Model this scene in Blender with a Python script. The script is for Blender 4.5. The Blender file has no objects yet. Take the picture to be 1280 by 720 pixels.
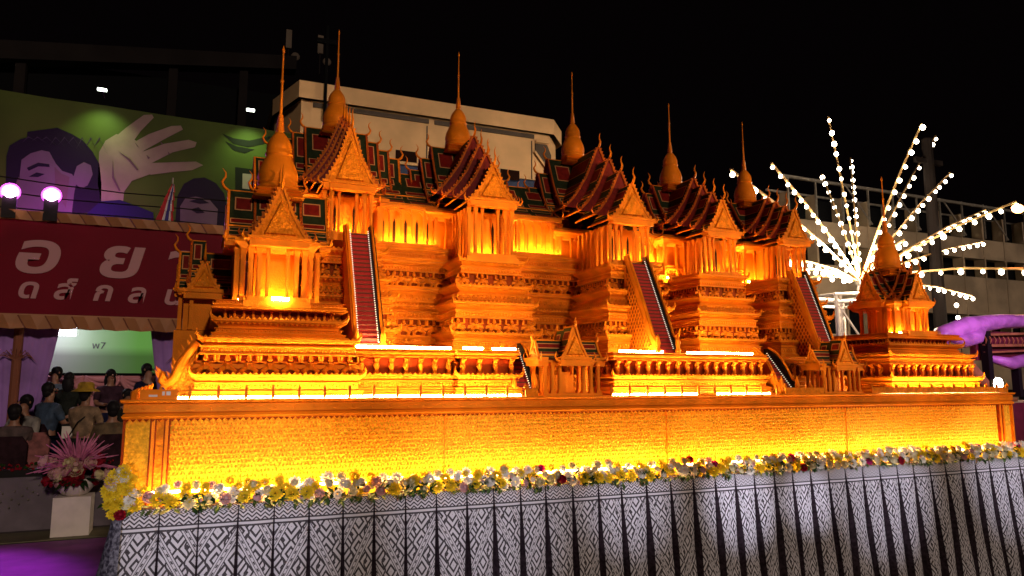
import bpy, bmesh, math, random
from mathutils import Vector, Matrix
random.seed(7)
PI = math.pi
S = bpy.context.scene
C = S.collection

# ------------------------------------------------------------ camera, world, lights
cd = bpy.data.cameras.new('camera'); cam = bpy.data.objects.new('camera', cd); C.objects.link(cam)
cam.location = (0.51, -6.2, 1.8)
cam.rotation_euler = (math.radians(90 + 7.4), 0, math.radians(-23.1))
cd.sensor_width = 36; cd.lens = 908 / 1280 * 36; cd.clip_end = 1000; cd.clip_start = 0.05
S.camera = cam
w = bpy.data.worlds.new('World'); S.world = w; w.use_nodes = True
bg = w.node_tree.nodes['Background']; bg.inputs[0].default_value = (0.55, 0.32, 0.38, 1); bg.inputs[1].default_value = 0.0012
S.view_settings.view_transform = 'Standard'; S.view_settings.look = 'None'
S.view_settings.exposure = 0.75; S.view_settings.gamma = 1
S.cycles.max_bounces = 6; S.cycles.diffuse_bounces = 3; S.cycles.glossy_bounces = 2
S.cycles.transmission_bounces = 2; S.cycles.use_denoising = True
S.cycles.sample_clamp_indirect = 4.0

def lamp(name, typ, loc, energy, color, aim=None, **kw):
    l = bpy.data.lights.new(name, typ); o = bpy.data.objects.new(name, l); C.objects.link(o)
    l.energy = energy; l.color = color; o.location = loc
    for k, v in kw.items(): setattr(l, k, v)
    if aim is not None:
        o.rotation_euler = (Vector(aim) - Vector(loc)).to_track_quat('-Z', 'Y').to_euler()
    return o
# sun lamp added at night as general fill, standing for unseen floods in front
lamp('sun', 'SUN', (1.5, -20, 9), 0.52, (1.0, 0.78, 0.60), aim=(-.4, 0, 3.4), angle=math.radians(3))
# amber floods standing on the ground in front of the float
for fx, ax in ((7.5, 1.4), (11.0, 4.6), (15.0, 8.0)):
    lamp('amber_flood', 'SPOT', (fx, -7.5, 4.4), 1150, (1.0, 0.60, 0.25), aim=(ax, 1.5, 3.0), spot_size=math.radians(28), spot_blend=.8, shadow_soft_size=.15)
# cool white spots whose pools lie on the cloth skirt
for fx, ax, az, e, sz in ((-.5, .7, .6, 300, 16), (2.2, 2.8, .5, 260, 15), (4.2, 4.3, .45, 330, 9), (5.5, 5.6, .35, 620, 8), (6.4, 6.5, .3, 560, 6), (7.5, 7.6, .4, 420, 13), (9.5, 9.8, .5, 420, 14)):
    lamp('cloth_spot', 'SPOT', (fx, -8.6, 1.6), e * 3.2, (0.86, 0.84, 1.0), aim=(ax, -.2, az + .28), spot_size=math.radians(sz), spot_blend=1.0, shadow_soft_size=.08)
for ax, az, e in ((5.3, 1.3, 330), (6.9, 1.38, 420), (8.3, 1.45, 420), (3.75, 2.02, 420), (7.25, 2.02, 480), (9.1, 2.2, 500), (1.2, 1.35, 380), (2.7, 1.33, 300), (4.0, 1.35, 260), (9.6, 1.42, 420)):
    lamp('pool_spot', 'SPOT', (ax * .6 + 2.6, -9.5, 3.0), e, (1.0, 0.85, 0.60), aim=(ax, 0, az), spot_size=math.radians(5.5), spot_blend=1.0, shadow_soft_size=.05)

# ------------------------------------------------------------ materials
def mat(name, col, rough=0.55, metal=0.0, var=0.0, vscale=8.0, bump=0.0, bscale=60.0, bdist=0.01, kind='noise',
        emit=None, estr=0.0, spec=0.5, sample=True, col2=None):
    m = bpy.data.materials.new(name); m.use_nodes = True
    nt = m.node_tree; N = nt.nodes; L = nt.links; p = N['Principled BSDF']
    p.inputs['Base Color'].default_value = (*col, 1); p.inputs['Roughness'].default_value = rough
    p.inputs['Metallic'].default_value = metal; p.inputs['Specular IOR Level'].default_value = spec
    if name.startswith(('roof', 'sign', 'print', 'board')): p.inputs['Specular IOR Level'].default_value = .1
    if name.startswith('wax'): p.inputs['Specular Tint'].default_value = (1.0, .45, .12, 1); p.inputs['Specular IOR Level'].default_value = .35
    if max(col) < .06: p.inputs['Specular IOR Level'].default_value = .08
    tc = N.new('ShaderNodeTexCoord')
    geo = N.new('ShaderNodeNewGeometry')
    if var > 0:
        n = N.new('ShaderNodeTexNoise'); n.inputs['Scale'].default_value = vscale; n.inputs['Detail'].default_value = 4
        L.new(geo.outputs['Position'], n.inputs['Vector'])
        r = N.new('ShaderNodeMix'); r.data_type = 'RGBA'
        c2 = col2 if col2 else tuple(c * (1 - var) for c in col)
        r.inputs[6].default_value = (*col, 1); r.inputs[7].default_value = (*c2, 1)
        mr = N.new('ShaderNodeMapRange'); mr.inputs[1].default_value = .38; mr.inputs[2].default_value = .62
        L.new(n.outputs['Fac'], mr.inputs[0]); L.new(mr.outputs[0], r.inputs[0]); L.new(r.outputs[2], p.inputs['Base Color'])
    if bump > 0:
        if kind == 'noise':
            t = N.new('ShaderNodeTexNoise'); t.inputs['Scale'].default_value = bscale; t.inputs['Detail'].default_value = 3; o = t.outputs['Fac']
        elif kind == 'voronoi':
            t = N.new('ShaderNodeTexVoronoi'); t.inputs['Scale'].default_value = bscale; o = t.outputs['Distance']
        else:   # scroll: distorted rings, carved foliage
            t = N.new('ShaderNodeTexWave'); t.wave_type = 'RINGS'; t.rings_direction = 'SPHERICAL'
            t.inputs['Scale'].default_value = bscale; t.inputs['Distortion'].default_value = 14; t.inputs['Detail'].default_value = 2
            t.inputs['Detail Scale'].default_value = 2.5; o = t.outputs['Fac']
        L.new(geo.outputs['Position'], t.inputs['Vector'])
        b = N.new('ShaderNodeBump'); b.inputs['Strength'].default_value = bump; b.inputs['Distance'].default_value = bdist
        L.new(o, b.inputs['Height']); L.new(b.outputs[0], p.inputs['Normal'])
    if emit:
        p.inputs['Emission Color'].default_value = (*emit, 1); p.inputs['Emission Strength'].default_value = estr
        if not sample: m.cycles.emission_sampling = 'NONE'
    return m
M = {}
M['wax'] = mat('wax', (0.88, 0.225, 0.010), .42, var=.3, vscale=3, bump=.5, bscale=95, bdist=.006)
M['wax_red'] = mat('wax_red', (0.55, 0.10, 0.012), .5, var=.3, vscale=12)  # wax of the inner bargeboards, their dimmer light put into the colour
M['wax_carved'] = mat('wax_carved', (0.88, 0.24, 0.011), .42, var=.35, vscale=18, bump=.7, bscale=42, bdist=.012, kind='voronoi')
M['wax_scale'] = mat('wax_scale', (0.90, 0.42, 0.025), .42, var=.3, vscale=26, bump=.8, bscale=44, bdist=.014, kind='voronoi')
M['wax_dark'] = mat('wax_dark', (0.30, 0.028, 0.004), .5, var=.4, vscale=12, bump=.6, bscale=60)  # same wax with the deep red shade of its recesses painted in
M['roof_green'] = mat('roof_green', (0.022, 0.030, 0.012), .5, var=.3, vscale=20)
M['roof_red'] = mat('roof_red', (0.20, 0.010, 0.006), .5, var=.3, vscale=20)
M['roof_line'] = mat('roof_line', (0.55, 0.24, 0.09), .5)
M['void'] = mat('void', (0.02, 0.006, 0.003), .8)
M['carpet_red'] = mat('carpet_red', (0.42, 0.008, 0.010), .8, var=.2, vscale=40)
M['carpet_edge'] = mat('carpet_edge', (0.10, 0.012, 0.006), .8)
M['black'] = mat('black', (0.012, 0.010, 0.010), .5)
M['led'] = mat('led', (1, .9, .7), .5, emit=(1.0, 0.72, 0.22), estr=130)
M['led_base'] = mat('led_base', (1, .9, .7), .5, emit=(1.0, 0.60, 0.17), estr=46)
M['led_white'] = mat('led_white', (1, .9, .8), .5, emit=(1.0, 0.74, 0.28), estr=120)
M['led_up'] = mat('led_up', (1, .8, .4), .5, emit=(1.0, 0.66, 0.15), estr=150)
M['rope'] = mat('rope', (1, .9, .8), .5, emit=(1.0, 0.80, 0.62), estr=.5, sample=False)
M['bulb'] = mat('bulb', (1, .95, .85), .4, emit=(1.0, 0.84, 0.60), estr=14, sample=False)
M['metal'] = mat('metal', (0.42, 0.38, 0.33), .4, metal=.7, var=.3)
M['white_paint'] = mat('white_paint', (0.70, 0.62, 0.58), .5, var=.12, vscale=6)
M['skin'] = mat('skin', (0.26, 0.12, 0.075), .5)
M['hair'] = mat('hair', (0.012, 0.010, 0.012), .5)

# ------------------------------------------------------------ mesh helpers
class MB:
    def __init__(s): s.v = []; s.f = []; s.m = []; s.X = Matrix()
    def add(s, vs, fs, mi=0):
        n = len(s.v); X = s.X
        s.v += [tuple(X @ Vector(p)) for p in vs]
        s.f += [tuple(n + i for i in f) for f in fs]; s.m += [mi] * len(fs)
    def box(s, x0, x1, y0, y1, z0, z1, mi=0):
        s.add([(x0, y0, z0), (x1, y0, z0), (x1, y1, z0), (x0, y1, z0), (x0, y0, z1), (x1, y0, z1), (x1, y1, z1), (x0, y1, z1)],
              [(0, 3, 2, 1), (4, 5, 6, 7), (0, 1, 5, 4), (1, 2, 6, 5), (2, 3, 7, 6), (3, 0, 4, 7)], mi)
    def lathe(s, prof, n=10, c=(0, 0, 0), mi=0, rot=0.0):
        vs = []; fs = []
        for r, z in prof:
            for k in range(n):
                a = 2 * PI * k / n + rot; vs.append((c[0] + r * math.cos(a), c[1] + r * math.sin(a), c[2] + z))
        for j in range(len(prof) - 1):
            for k in range(n):
                k2 = (k + 1) % n; fs.append((j * n + k, j * n + k2, (j + 1) * n + k2, (j + 1) * n + k))
        fs.append(tuple(range(n))[::-1]); fs.append(tuple((len(prof) - 1) * n + k for k in range(n)))
        s.add(vs, fs, mi)
    def tube(s, pts, rs, n=6, mi=0):
        pts = [Vector(p) for p in pts]
        if not hasattr(rs, '__len__'): rs = [rs] * len(pts)
        vs = []; fs = []; up = None
        for i, p in enumerate(pts):
            d = (pts[min(i + 1, len(pts) - 1)] - pts[max(i - 1, 0)]).normalized()
            if up is None: up = d.orthogonal().normalized()
            a = (up - d * up.dot(d))
            a = a.normalized() if a.length > 1e-6 else d.orthogonal().normalized()
            up = a; b = d.cross(a)
            for k in range(n):
                t = 2 * PI * k / n; vs.append(tuple(p + (a * math.cos(t) + b * math.sin(t)) * rs[i]))
        for j in range(len(pts) - 1):
            for k in range(n):
                k2 = (k + 1) % n; fs.append((j * n + k, j * n + k2, (j + 1) * n + k2, (j + 1) * n + k))
        fs.append(tuple(range(n))[::-1]); fs.append(tuple((len(pts) - 1) * n + k for k in range(n)))
        s.add(vs, fs, mi)
    def bar(s, a, b, r, n=4, mi=0): s.tube([a, b], [r, r], n, mi)
    def prism(s, poly, y0, y1, mi=0):      # poly in (x,z), extruded along y
        n = len(poly); vs = [(x, y0, z) for x, z in poly] + [(x, y1, z) for x, z in poly]
        fs = [tuple(range(n)), tuple(range(2 * n - 1, n - 1, -1))] + [(i, i + n, (i + 1) % n + n, (i + 1) % n) for i in range(n)]
        s.add(vs, fs, mi)
    def ring(s, x0, x1, y0, y1, prof, mi=0):   # rectangular moulding: prof = [(outward offset, z)]
        vs = []; fs = []
        for o, z in prof: vs += [(x0 - o, y0 - o, z), (x1 + o, y0 - o, z), (x1 + o, y1 + o, z), (x0 - o, y1 + o, z)]
        for j in range(len(prof) - 1):
            for k in range(4):
                k2 = (k + 1) % 4; fs.append((j * 4 + k, j * 4 + k2, j * 4 + 4 + k2, j * 4 + 4 + k))
        fs.append((3, 2, 1, 0)); q = len(prof) * 4 - 4; fs.append((q, q + 1, q + 2, q + 3))
        s.add(vs, fs, mi)
    def quad(s, a, b, c, d, mi=0): s.add([a, b, c, d], [(0, 1, 2, 3)], mi)
    def ball(s, c, r, mi=0, n=8, m=5, sc=(1, 1, 1)):
        vs = [(c[0], c[1], c[2] - r * sc[2])]; fs = []
        for j in range(1, m):
            t = PI * j / m
            for k in range(n):
                a = 2 * PI * k / n
                vs.append((c[0] + r * sc[0] * math.sin(t) * math.cos(a), c[1] + r * sc[1] * math.sin(t) * math.sin(a), c[2] - r * sc[2] * math.cos(t)))
        vs.append((c[0], c[1], c[2] + r * sc[2])); e = len(vs) - 1
        for k in range(n):
            k2 = (k + 1) % n; fs.append((0, 1 + k2, 1 + k)); fs.append((e, e - n + k, e - n + k2))
            for j in range(m - 2): fs.append((1 + j * n + k, 1 + j * n + k2, 1 + (j + 1) * n + k2, 1 + (j + 1) * n + k))
        s.add(vs, fs, mi)
    def mesh(s, name, mats, smooth=False):
        me = bpy.data.meshes.new(name); me.from_pydata(s.v, [], s.f)
        for k in (mats if isinstance(mats, (list, tuple)) else [mats]): me.materials.append(M[k] if isinstance(k, str) else k)
        me.polygons.foreach_set('material_index', s.m)
        if smooth: me.polygons.foreach_set('use_smooth', [True] * len(s.f))
        me.update(); return me
    def build(s, name, mats, parent=None, smooth=False, kind=None, label=None):
        o = bpy.data.objects.new(name, s.mesh(name, mats, smooth)); C.objects.link(o)
        if parent is not None: o.parent = parent
        if kind: o['kind'] = kind
        if label: o['label'] = label
        return o
def put(name, me, parent, loc, rz=0.0, sc=(1, 1, 1)):
    o = bpy.data.objects.new(name, me); C.objects.link(o); o.parent = parent
    o.location = loc; o.rotation_euler = (0, 0, rz); o.scale = sc; return o
def thing(name, label, cat, loc=(0, 0, 0), group=None, rz=0.0):
    o = bpy.data.objects.new(name, None); C.objects.link(o); o.location = loc; o.rotation_euler = (0, 0, rz)
    o.empty_display_size = .2; o['label'] = label; o['category'] = cat
    if group: o['group'] = group
    return o
def tag(o, label, cat, group=None):
    o['label'] = label; o['category'] = cat
    if group: o['group'] = group
    return o
def struct(o): o['kind'] = 'structure'; return o

# ------------------------------------------------------------ shared wax pieces
def figure_mesh():
    b = MB()      # winged guardian holding up the tier above, 1 unit tall, facing -y
    b.tube([(-.20, -.05, 0), (-.26, -.16, .20), (-.10, 0, .36)], [.085, .10, .12], 6)
    b.tube([(.20, -.05, 0), (.26, -.16, .20), (.10, 0, .36)], [.085, .10, .12], 6)
    b.tube([(0, 0, .30), (0, -.03, .45), (0, -.05, .62)], [.16, .13, .17], 7)
    b.tube([(-.14, -.05, .62), (-.34, -.08, .66), (-.32, -.10, .98)], [.08, .065, .05], 5)
    b.tube([(.14, -.05, .62), (.34, -.08, .66), (.32, -.10, .98)], [.08, .065, .05], 5)
    b.ball((0, -.09, .76), .11, 0, 6, 4)
    b.tube([(0, -.19, .75), (0, -.26, .71)], [.04, .012], 4)
    b.tube([(0, -.07, .84), (0, -.05, 1.0)], [.09, .05], 6)
    b.prism([(-.12, .40), (-.44, .30), (-.40, .52), (-.12, .58)], 0.0, .05)
    b.prism([(.12, .40), (.44, .30), (.40, .52), (.12, .58)], 0.0, .05)
    b.box(-.30, .30, -.20, .12, -.03, .03)
    return b.mesh('guardian_figure', 'wax')
FIG = figure_mesh()
def baluster_mesh():
    b = MB()     # curved bracket-shaped post with a leaf-like bulge
    b.tube([(0, 0, 0), (0, -.10, .12), (0, -.20, .30), (0, -.10, .52), (0, -.05, .70), (0, -.26, .86), (0, -.34, 1.0)], [.15, .13, .10, .16, .11, .13, .17], 6)
    b.box(-.17, .17, -.22, .14, -.02, .08)
    b.ball((0, -.22, .64), .10, 0, 6, 4)
    return b.mesh('bracket_post', 'wax')
BAL = baluster_mesh()
def column_mesh():
    b = MB(); b.box(-.5, .5, -.5, .5, 0, .05)
    for z0, z1, r in ((.05, .09, .42), (.09, .82, .30), (.82, .86, .36)): b.box(-r, r, -r, r, z0, z1)
    b.box(-.16, .16, -.38, .38, .09, .82); b.box(-.38, .38, -.16, .16, .09, .82)
    b.ring(-.34, .34, -.34, .34, [(0, .86), (.05, .90), (.16, .95), (.20, 1.0)])
    return b.mesh('column', 'wax')
COL = column_mesh()
def horn(b, p, d, h, r=.012, mi=0):      # chofa: slim horn curling outward (d) then up
    p = Vector(p); d = Vector(d)
    b.tube([p, p + d * h * .20 + Vector((0, 0, h * .15)), p + d * h * .30 + Vector((0, 0, h * .38)), p + d * h * .16 + Vector((0, 0, h * .62)),
            p + d * h * .16 + Vector((0, 0, h * .82)), p + d * h * .30 + Vector((0, 0, h))], [r * 1.2, r * 1.25, r, r * .75, r * .5, r * .15], 5, mi)

def teeth(b, p0, p1, n, h, t=.008, mi=0):  # row of pointed leaves standing on an edge
    p0 = Vector(p0); p1 = Vector(p1); d = (p1 - p0); L = d.length; d.normalize(); q = d.cross(Vector((0, 0, 1))) * t
    s = L / n; up = Vector((0, 0, h))
    for i in range(n):
        a = p0 + d * s * (i + .08); c = p0 + d * s * (i + .92); m = (a + c) / 2 + up
        b.add([a - q, c - q, m, a + q, c + q], [(0, 1, 2), (4, 3, 2), (1, 4, 2), (3, 0, 2)], mi)
def hang(b, p0, p1, n, h, t=.008, mi=0): teeth(b, p0, p1, n, -h, t, mi)

def tier(parent, kind, x0, x1, y0, y1, z0, z1, inset=0.0, sides='fls', pitch=None, name=None):
    h = z1 - z0; x0 += inset; x1 -= inset; y0 += inset; b = MB()
    if kind == 'plain':
        b.ring(x0, x1, y0, y1, [(.0, z0), (.0, z0 + h * .12), (-.018, z0 + h * .18), (-.018, z0 + h * .82), (.0, z0 + h * .9), (.0, z1)])
        b.build('carved_band', 'wax', parent); relief(parent, x0 + .018, x1 - .018, y0 + .018, y1, z0 + h * .18, z0 + h * .82, 0)
    elif kind == 'slab':
        b.ring(x0, x1, y0, y1, [(.0, z0), (.012, z0 + h * .2), (.012, z0 + h * .45), (-.006, z0 + h * .55), (.006, z1)])
        b.build('moulding', 'wax', parent)
    elif kind == 'bulge':
        b.ring(x0, x1, y0, y1, [(-.015, z0), (.02, z0 + h * .25), (.03, z0 + h * .5), (.012, z0 + h * .8), (-.01, z1)])
        b.build('carved_band', 'wax', parent); relief(parent, x0 - .028, x1 + .028, y0 - .028, y1, z0 + h * .15, z0 + h * .85, 1)
    elif kind == 'cornice':
        b.ring(x0, x1, y0, y1, [(-.035, z0), (-.03, z0 + h * .2), (.0, z0 + h * .5), (.03, z0 + h * .75), (.03, z1), (.0, z1 + .002)])
        o = .03; st = .042; th = .022
        nx = max(2, int((x1 - x0) / st)); ny = max(2, int((y1 - y0) / st))
        c = MB()
        teeth(c, (x0 - o, y0 - o, z1), (x1 + o, y0 - o, z1), nx, th)
        teeth(c, (x0 - o, y1, z1), (x0 - o, y0 - o, z1), ny, th); teeth(c, (x1 + o, y0 - o, z1), (x1 + o, y1, z1), ny, th)
        hang(c, (x0 - o + .02, y0 - o + .012, z0 + h * .62), (x1 + o - .02, y0 - o + .012, z0 + h * .62), nx, .018)
        for sx, xx in ((-1, x0 - o), (1, x1 + o)):     # upturned corners
            c.tube([(xx - sx * .05, y0 - o + .012, z1 - .01), (xx - sx * .012, y0 - o + .006, z1 + .005), (xx + sx * .006, y0 - o, z1 + .035), (xx + sx * .002, y0 - o, z1 + .075)], [.018, .02, .013, .002], 5)
        b.build('cornice', 'wax', parent); c.build('leaf_crest', 'wax', parent)
    elif kind in ('fig', 'bal'):
        e = .055
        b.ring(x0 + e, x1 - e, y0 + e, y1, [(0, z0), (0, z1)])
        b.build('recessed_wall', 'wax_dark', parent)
        me = FIG if kind == 'fig' else BAL
        pt = pitch or h * .98; sc = (h * (1.3 if kind == 'fig' else 1.1), h * 1.05, h)
        n = max(2, round((x1 - x0 - h * .5) / pt)); xs = [x0 + h * .28 + (x1 - x0 - h * .56) * i / (n - 1) for i in range(n)]
        nm = 'guardian_figure' if kind == 'fig' else 'bracket_post'
        for x in xs: put(nm, me, parent, (x, y0 + .045, z0), 0, sc)
        ny = int((y1 - y0 - h * .6) / pt)
        if 'l' in sides:
            for i in range(1, ny + 1): put(nm, me, parent, (x0 + .045, y0 + h * .3 + pt * i, z0), -PI / 2, sc)
        if 'r' in sides:
            for i in range(1, ny + 1): put(nm, me, parent, (x1 - .045, y0 + h * .3 + pt * i, z0), PI / 2, sc)
        c = MB()
        if h > .1:
            pass
def relief(parent, x0, x1, y0, y1, z0, z1, kind):
    b = MB(); h = z1 - z0; zc = (z0 + z1) / 2; st = max(.034, h * .62)
    def side(p0, d, L, nrm):
        n = max(2, int(L / st)); q = L / n
        for i in range(n):
            c = p0 + d * q * (i + .5); a = d * q * .44; u = Vector((0, 0, h * .40)); o = nrm * (.014 if kind else .010)
            if kind:       # rosette ring with a boss
                pts = [c + a * math.cos(t) * .8 + u * math.sin(t) * .9 + o * .4 for t in [j * PI / 3 for j in range(7)]]
                b.tube(pts, .0055, 3); b.add([c + a * .35, c + u * .35, c - a * .35, c - u * .35, c + o * 1.6], [(0, 1, 4), (1, 2, 4), (2, 3, 4), (3, 0, 4)])
            else:          # lozenge between two leaves
                b.add([c + a, c + u, c - a, c - u, c + o], [(0, 1, 4), (1, 2, 4), (2, 3, 4), (3, 0, 4)])
                e = c + d * q * .5; b.add([e + a * .35 + u, e - a * .35 + u, e + u * .1, e + u * .8 + o], [(0, 1, 3), (1, 2, 3), (2, 0, 3)]); b.add([e + a * .35 - u, e - a * .35 - u, e - u * .1, e - u * .8 + o], [(0, 3, 1), (1, 3, 2), (2, 3, 0)])
    side(Vector((x0, y0, zc)), Vector((1, 0, 0)), x1 - x0, Vector((0, -1, 0)))
    side(Vector((x0, y1, zc)), Vector((0, -1, 0)), y1 - y0, Vector((-1, 0, 0)))
    side(Vector((x1, y0, zc)), Vector((0, 1, 0)), y1 - y0, Vector((1, 0, 0)))
    b.build('relief_ornament', 'wax', parent, kind='stuff')
def stack(parent, x0, x1, y0, y1, spec, sides='lr'):
    for k, z0, z1, ins, *r in spec: tier(parent, k, x0, x1, y0, y1, z0, z1, ins, sides, *(r[:1]))

def framed(b, p, n, red=True, inv=False):     # roof face with nested borders; p = 4 corners, n = normal
    n = Vector(n).normalized(); P = [Vector(q) for q in p]; ctr = sum(P, Vector()) / 4
    b.quad(*[tuple(q) for q in P], 1)
    wmin = min((P[1] - P[0]).length, (P[2] - P[1]).length, (P[3] - P[2]).length)
    def ins(dist, off):
        u = (P[1] - P[0]).length; v = (P[2] - P[1]).length; fu = min(.46, dist / max(u, 1e-3)); fv = min(.46, dist / max(v, 1e-3))
        def bl(s, t): return (P[0] * (1 - s) + P[1] * s) * (1 - t) + (P[3] * (1 - s) + P[2] * s) * t
        return [tuple(bl(s, t) + n * off) for s, t in ((fu, fv), (1 - fu, fv), (1 - fu, 1 - fv), (fu, 1 - fv))]
    a = wmin * .24; q1 = ins(a, .002); q2 = ins(a + min(.011, wmin * .08), .004)
    b.quad(*q1, mi=3); b.quad(*q2, mi=2 if red else 1)
RM = ['wax', 'roof_green', 'roof_red', 'roof_line']
def arm(parent, th, tiers, close=True, chofa=.15, ped=True, cx=0, cy=0, spikes=True):
    """telescoped gabled roofs running out in direction th; tiers = [(reach, half width, ridge z, eave z)], outermost first"""
    R = Matrix.Translation((cx, cy, 0)) @ Matrix.Rotation(th, 4, 'Z')
    for k, (d, hw, rz, ez) in enumerate(tiers):
        inner = tiers[k + 1][0] * .75 if k + 1 < len(tiers) else 0.0
        h = rz - ez
        prof = [(0.012, rz), (.40 * hw, rz - .50 * h), (.62 * hw, rz - .70 * h), (.80 * hw, rz - .85 * h), (1.06 * hw, ez)]
        b = MB(); b.X = R
        for s in (1, -1):
            pr = [(y * s, z) for y, z in prof]
            for j, ((ya, za), (yb, zb)) in enumerate(zip(pr, pr[1:])):
                if j == 1: 
                    yb, zb = pr[2]
                x0, x1 = inner, d
                n = Vector((0, (za - zb) * s, abs(yb - ya))).normalized()
                p = [(x0, yb, zb), (x1, yb, zb), (x1, ya, za), (x0, ya, za)] if s < 0 else [(x1, yb, zb), (x0, yb, zb), (x0, ya, za), (x1, ya, za)]
                framed(b, p, n, red=(j != 2))
                if j in (1, 3):  # little cornice under each slope
                    b.bar((x0, yb, zb), (x1 + .01, yb, zb), .010, 4, 0)
        b.bar((inner, 0, rz), (d, 0, rz), .014, 5, 0)
        b.add([(d - .02, -prof[-1][0], ez), (d - .02, prof[-1][0], ez), (d - .02, prof[1][0], prof[1][1]), (d - .02, 0, rz), (d - .02, -prof[1][0], prof[1][1])], [(0, 1, 2, 3, 4)], 0 if k == 0 else 2)
        b.build('roof_tier', RM, parent)
        g = MB(); g.X = R       # bargeboards with flame crest
        for s in (1, -1):
            pts = [(d, y * s, z) for y, z in prof]
            for (p, q) in zip(pts, pts[1:]):
                pv, qv = Vector(p), Vector(q); t = .021
                dz = Vector((0, (q[2] - p[2]) * -s, abs(q[1] - p[1]))).normalized() if False else Vector((0, s * (p[2] - q[2]), abs(q[1] - p[1]))).normalized()
                o = dz * t; e = Vector((.022, 0, 0))
                g.add([pv - o * .4, qv - o * .4, qv + o * .6, pv + o * .6, pv - o * .4 - e, qv - o * .4 - e, qv + o * .6 - e, pv + o * .6 - e],
                      [(0, 1, 2, 3), (7, 6, 5, 4), (3, 2, 6, 7), (0, 4, 5, 1)])
                if spikes:
                    m = max(1, int((qv - pv).length / .042))
                    for i in range(m):
                        a = pv.lerp(qv, (i + .1) / m); c = pv.lerp(qv, (i + .9) / m); tip = (a + c) / 2 + dz * .030 + Vector((0, 0, .010))
                        g.add([a + o * .5, c + o * .5, tip, a + o * .5 - e * .6, c + o * .5 - e * .6], [(0, 1, 2), (4, 3, 2), (1, 4, 2), (3, 0, 2)])
            y, z = prof[-1]
            g.tube([(d, (y - .02) * s, z + .01), (d + .005, (y + .03) * s, z + .01), (d + .008, (y + .05) * s, z + .045), (d + .005, (y + .035) * s, z + .09)], [.014, .014, .009, .002], 5)
        g.build('bargeboard', 'wax' if k == 0 else 'wax_red', parent)
        if chofa:
            c = MB(); c.X = R; horn(c, (d - .01, 0, rz), (1, 0, 0), chofa * (1.3 if k == 0 else 1.2), .0125); c.build('horn_finial', 'wax', parent, smooth=True)
        if k == 0 and ped:
            q = MB(); q.X = R
            q.add([(d - .008, -.84 * hw, ez + .04), (d - .008, .84 * hw, ez + .04), (d - .008, 0, rz - .05)], [(0, 1, 2)])
            q.add([(d + .012, -.50 * hw, ez + .07), (d + .012, .50 * hw, ez + .07), (d + .012, 0, rz - .16 * h - .06), (d - .008, -.56 * hw, ez + .06), (d - .008, .56 * hw, ez + .06), (d - .008, 0, rz - .16 * h - .03)],
                  [(0, 1, 2), (0, 3, 4, 1), (1, 4, 5, 2), (2, 5, 3, 0)])
            q.build('pediment', 'wax_carved', parent)
            q = MB(); q.X = R; q.box(d - .09, d + .012, -1.0 * hw, 1.0 * hw, ez - .045, ez + .015); q.box(d - .09, d + .028, -1.06 * hw, 1.06 * hw, ez + .015, ez + .038)
            q.build('entablature', 'wax', parent)

def spire(parent, c, zb, zt):
    H = zt - zb
    ring = []
    for i in range(8):
        t = i / 8; r = .040 * (1 - t) + .022 * t; z = .405 + .115 * t
        ring += [(r * .62, z), (r, z + .003), (r, z + .008), (r * .62, z + .0115)]
    prof = [(.165, -.03), (.17, 0), (.185, .004), (.185, .02), (.168, .03), (.180, .036), (.180, .05), (.172, .058), (.182, .075), (.180, .105), (.166, .145), (.142, .185), (.122, .215),
            (.114, .23), (.124, .236), (.124, .248), (.112, .254), (.116, .275), (.112, .305), (.094, .338), (.068, .365), (.048, .385)] + ring + \
           [(.014, .525), (.011, .74), (.017, .745), (.017, .755), (.010, .76), (.007, .945), (.013, .955), (.014, .965), (.006, .985), (.001, 1.0)]
    b = MB(); b.lathe([(r * H * .70, z * H) for r, z in prof if z < .39], 20, (c[0], c[1], zb)); o = b.build('spire_bell', 'wax', parent, smooth=True)
    d = MB(); d.lathe([(r * H * .70, z * H) for r, z in prof if z >= .385], 10, (c[0], c[1], zb)); d.build('spire_needle', 'wax', parent, smooth=True)
    e = MB()      # stepped foot of the bell
    r = .15 * H
    for i in range(3): e.ring(c[0] - r, c[0] + r, c[1] - r, c[1] + r, [(-.01, zb - .11 + i * .035), (.012, zb - .095 + i * .035), (-.02, zb - .078 + i * .035)]); r *= .93
    e.build('spire_foot', 'wax', parent)

def colrow(parent, pts, z0, z1, wd):
    for x, y in pts: put('column', COL, parent, (x, y, z0), 0, (wd, wd, z1 - z0))
def uplight(parent, x0, x1, y, z, m='led_up', wd=.018):
    b = MB(); b.box(x0, x1, y - wd / 2, y + wd / 2, z, z + .012); return b.build('light_strip', m, parent)

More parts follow.
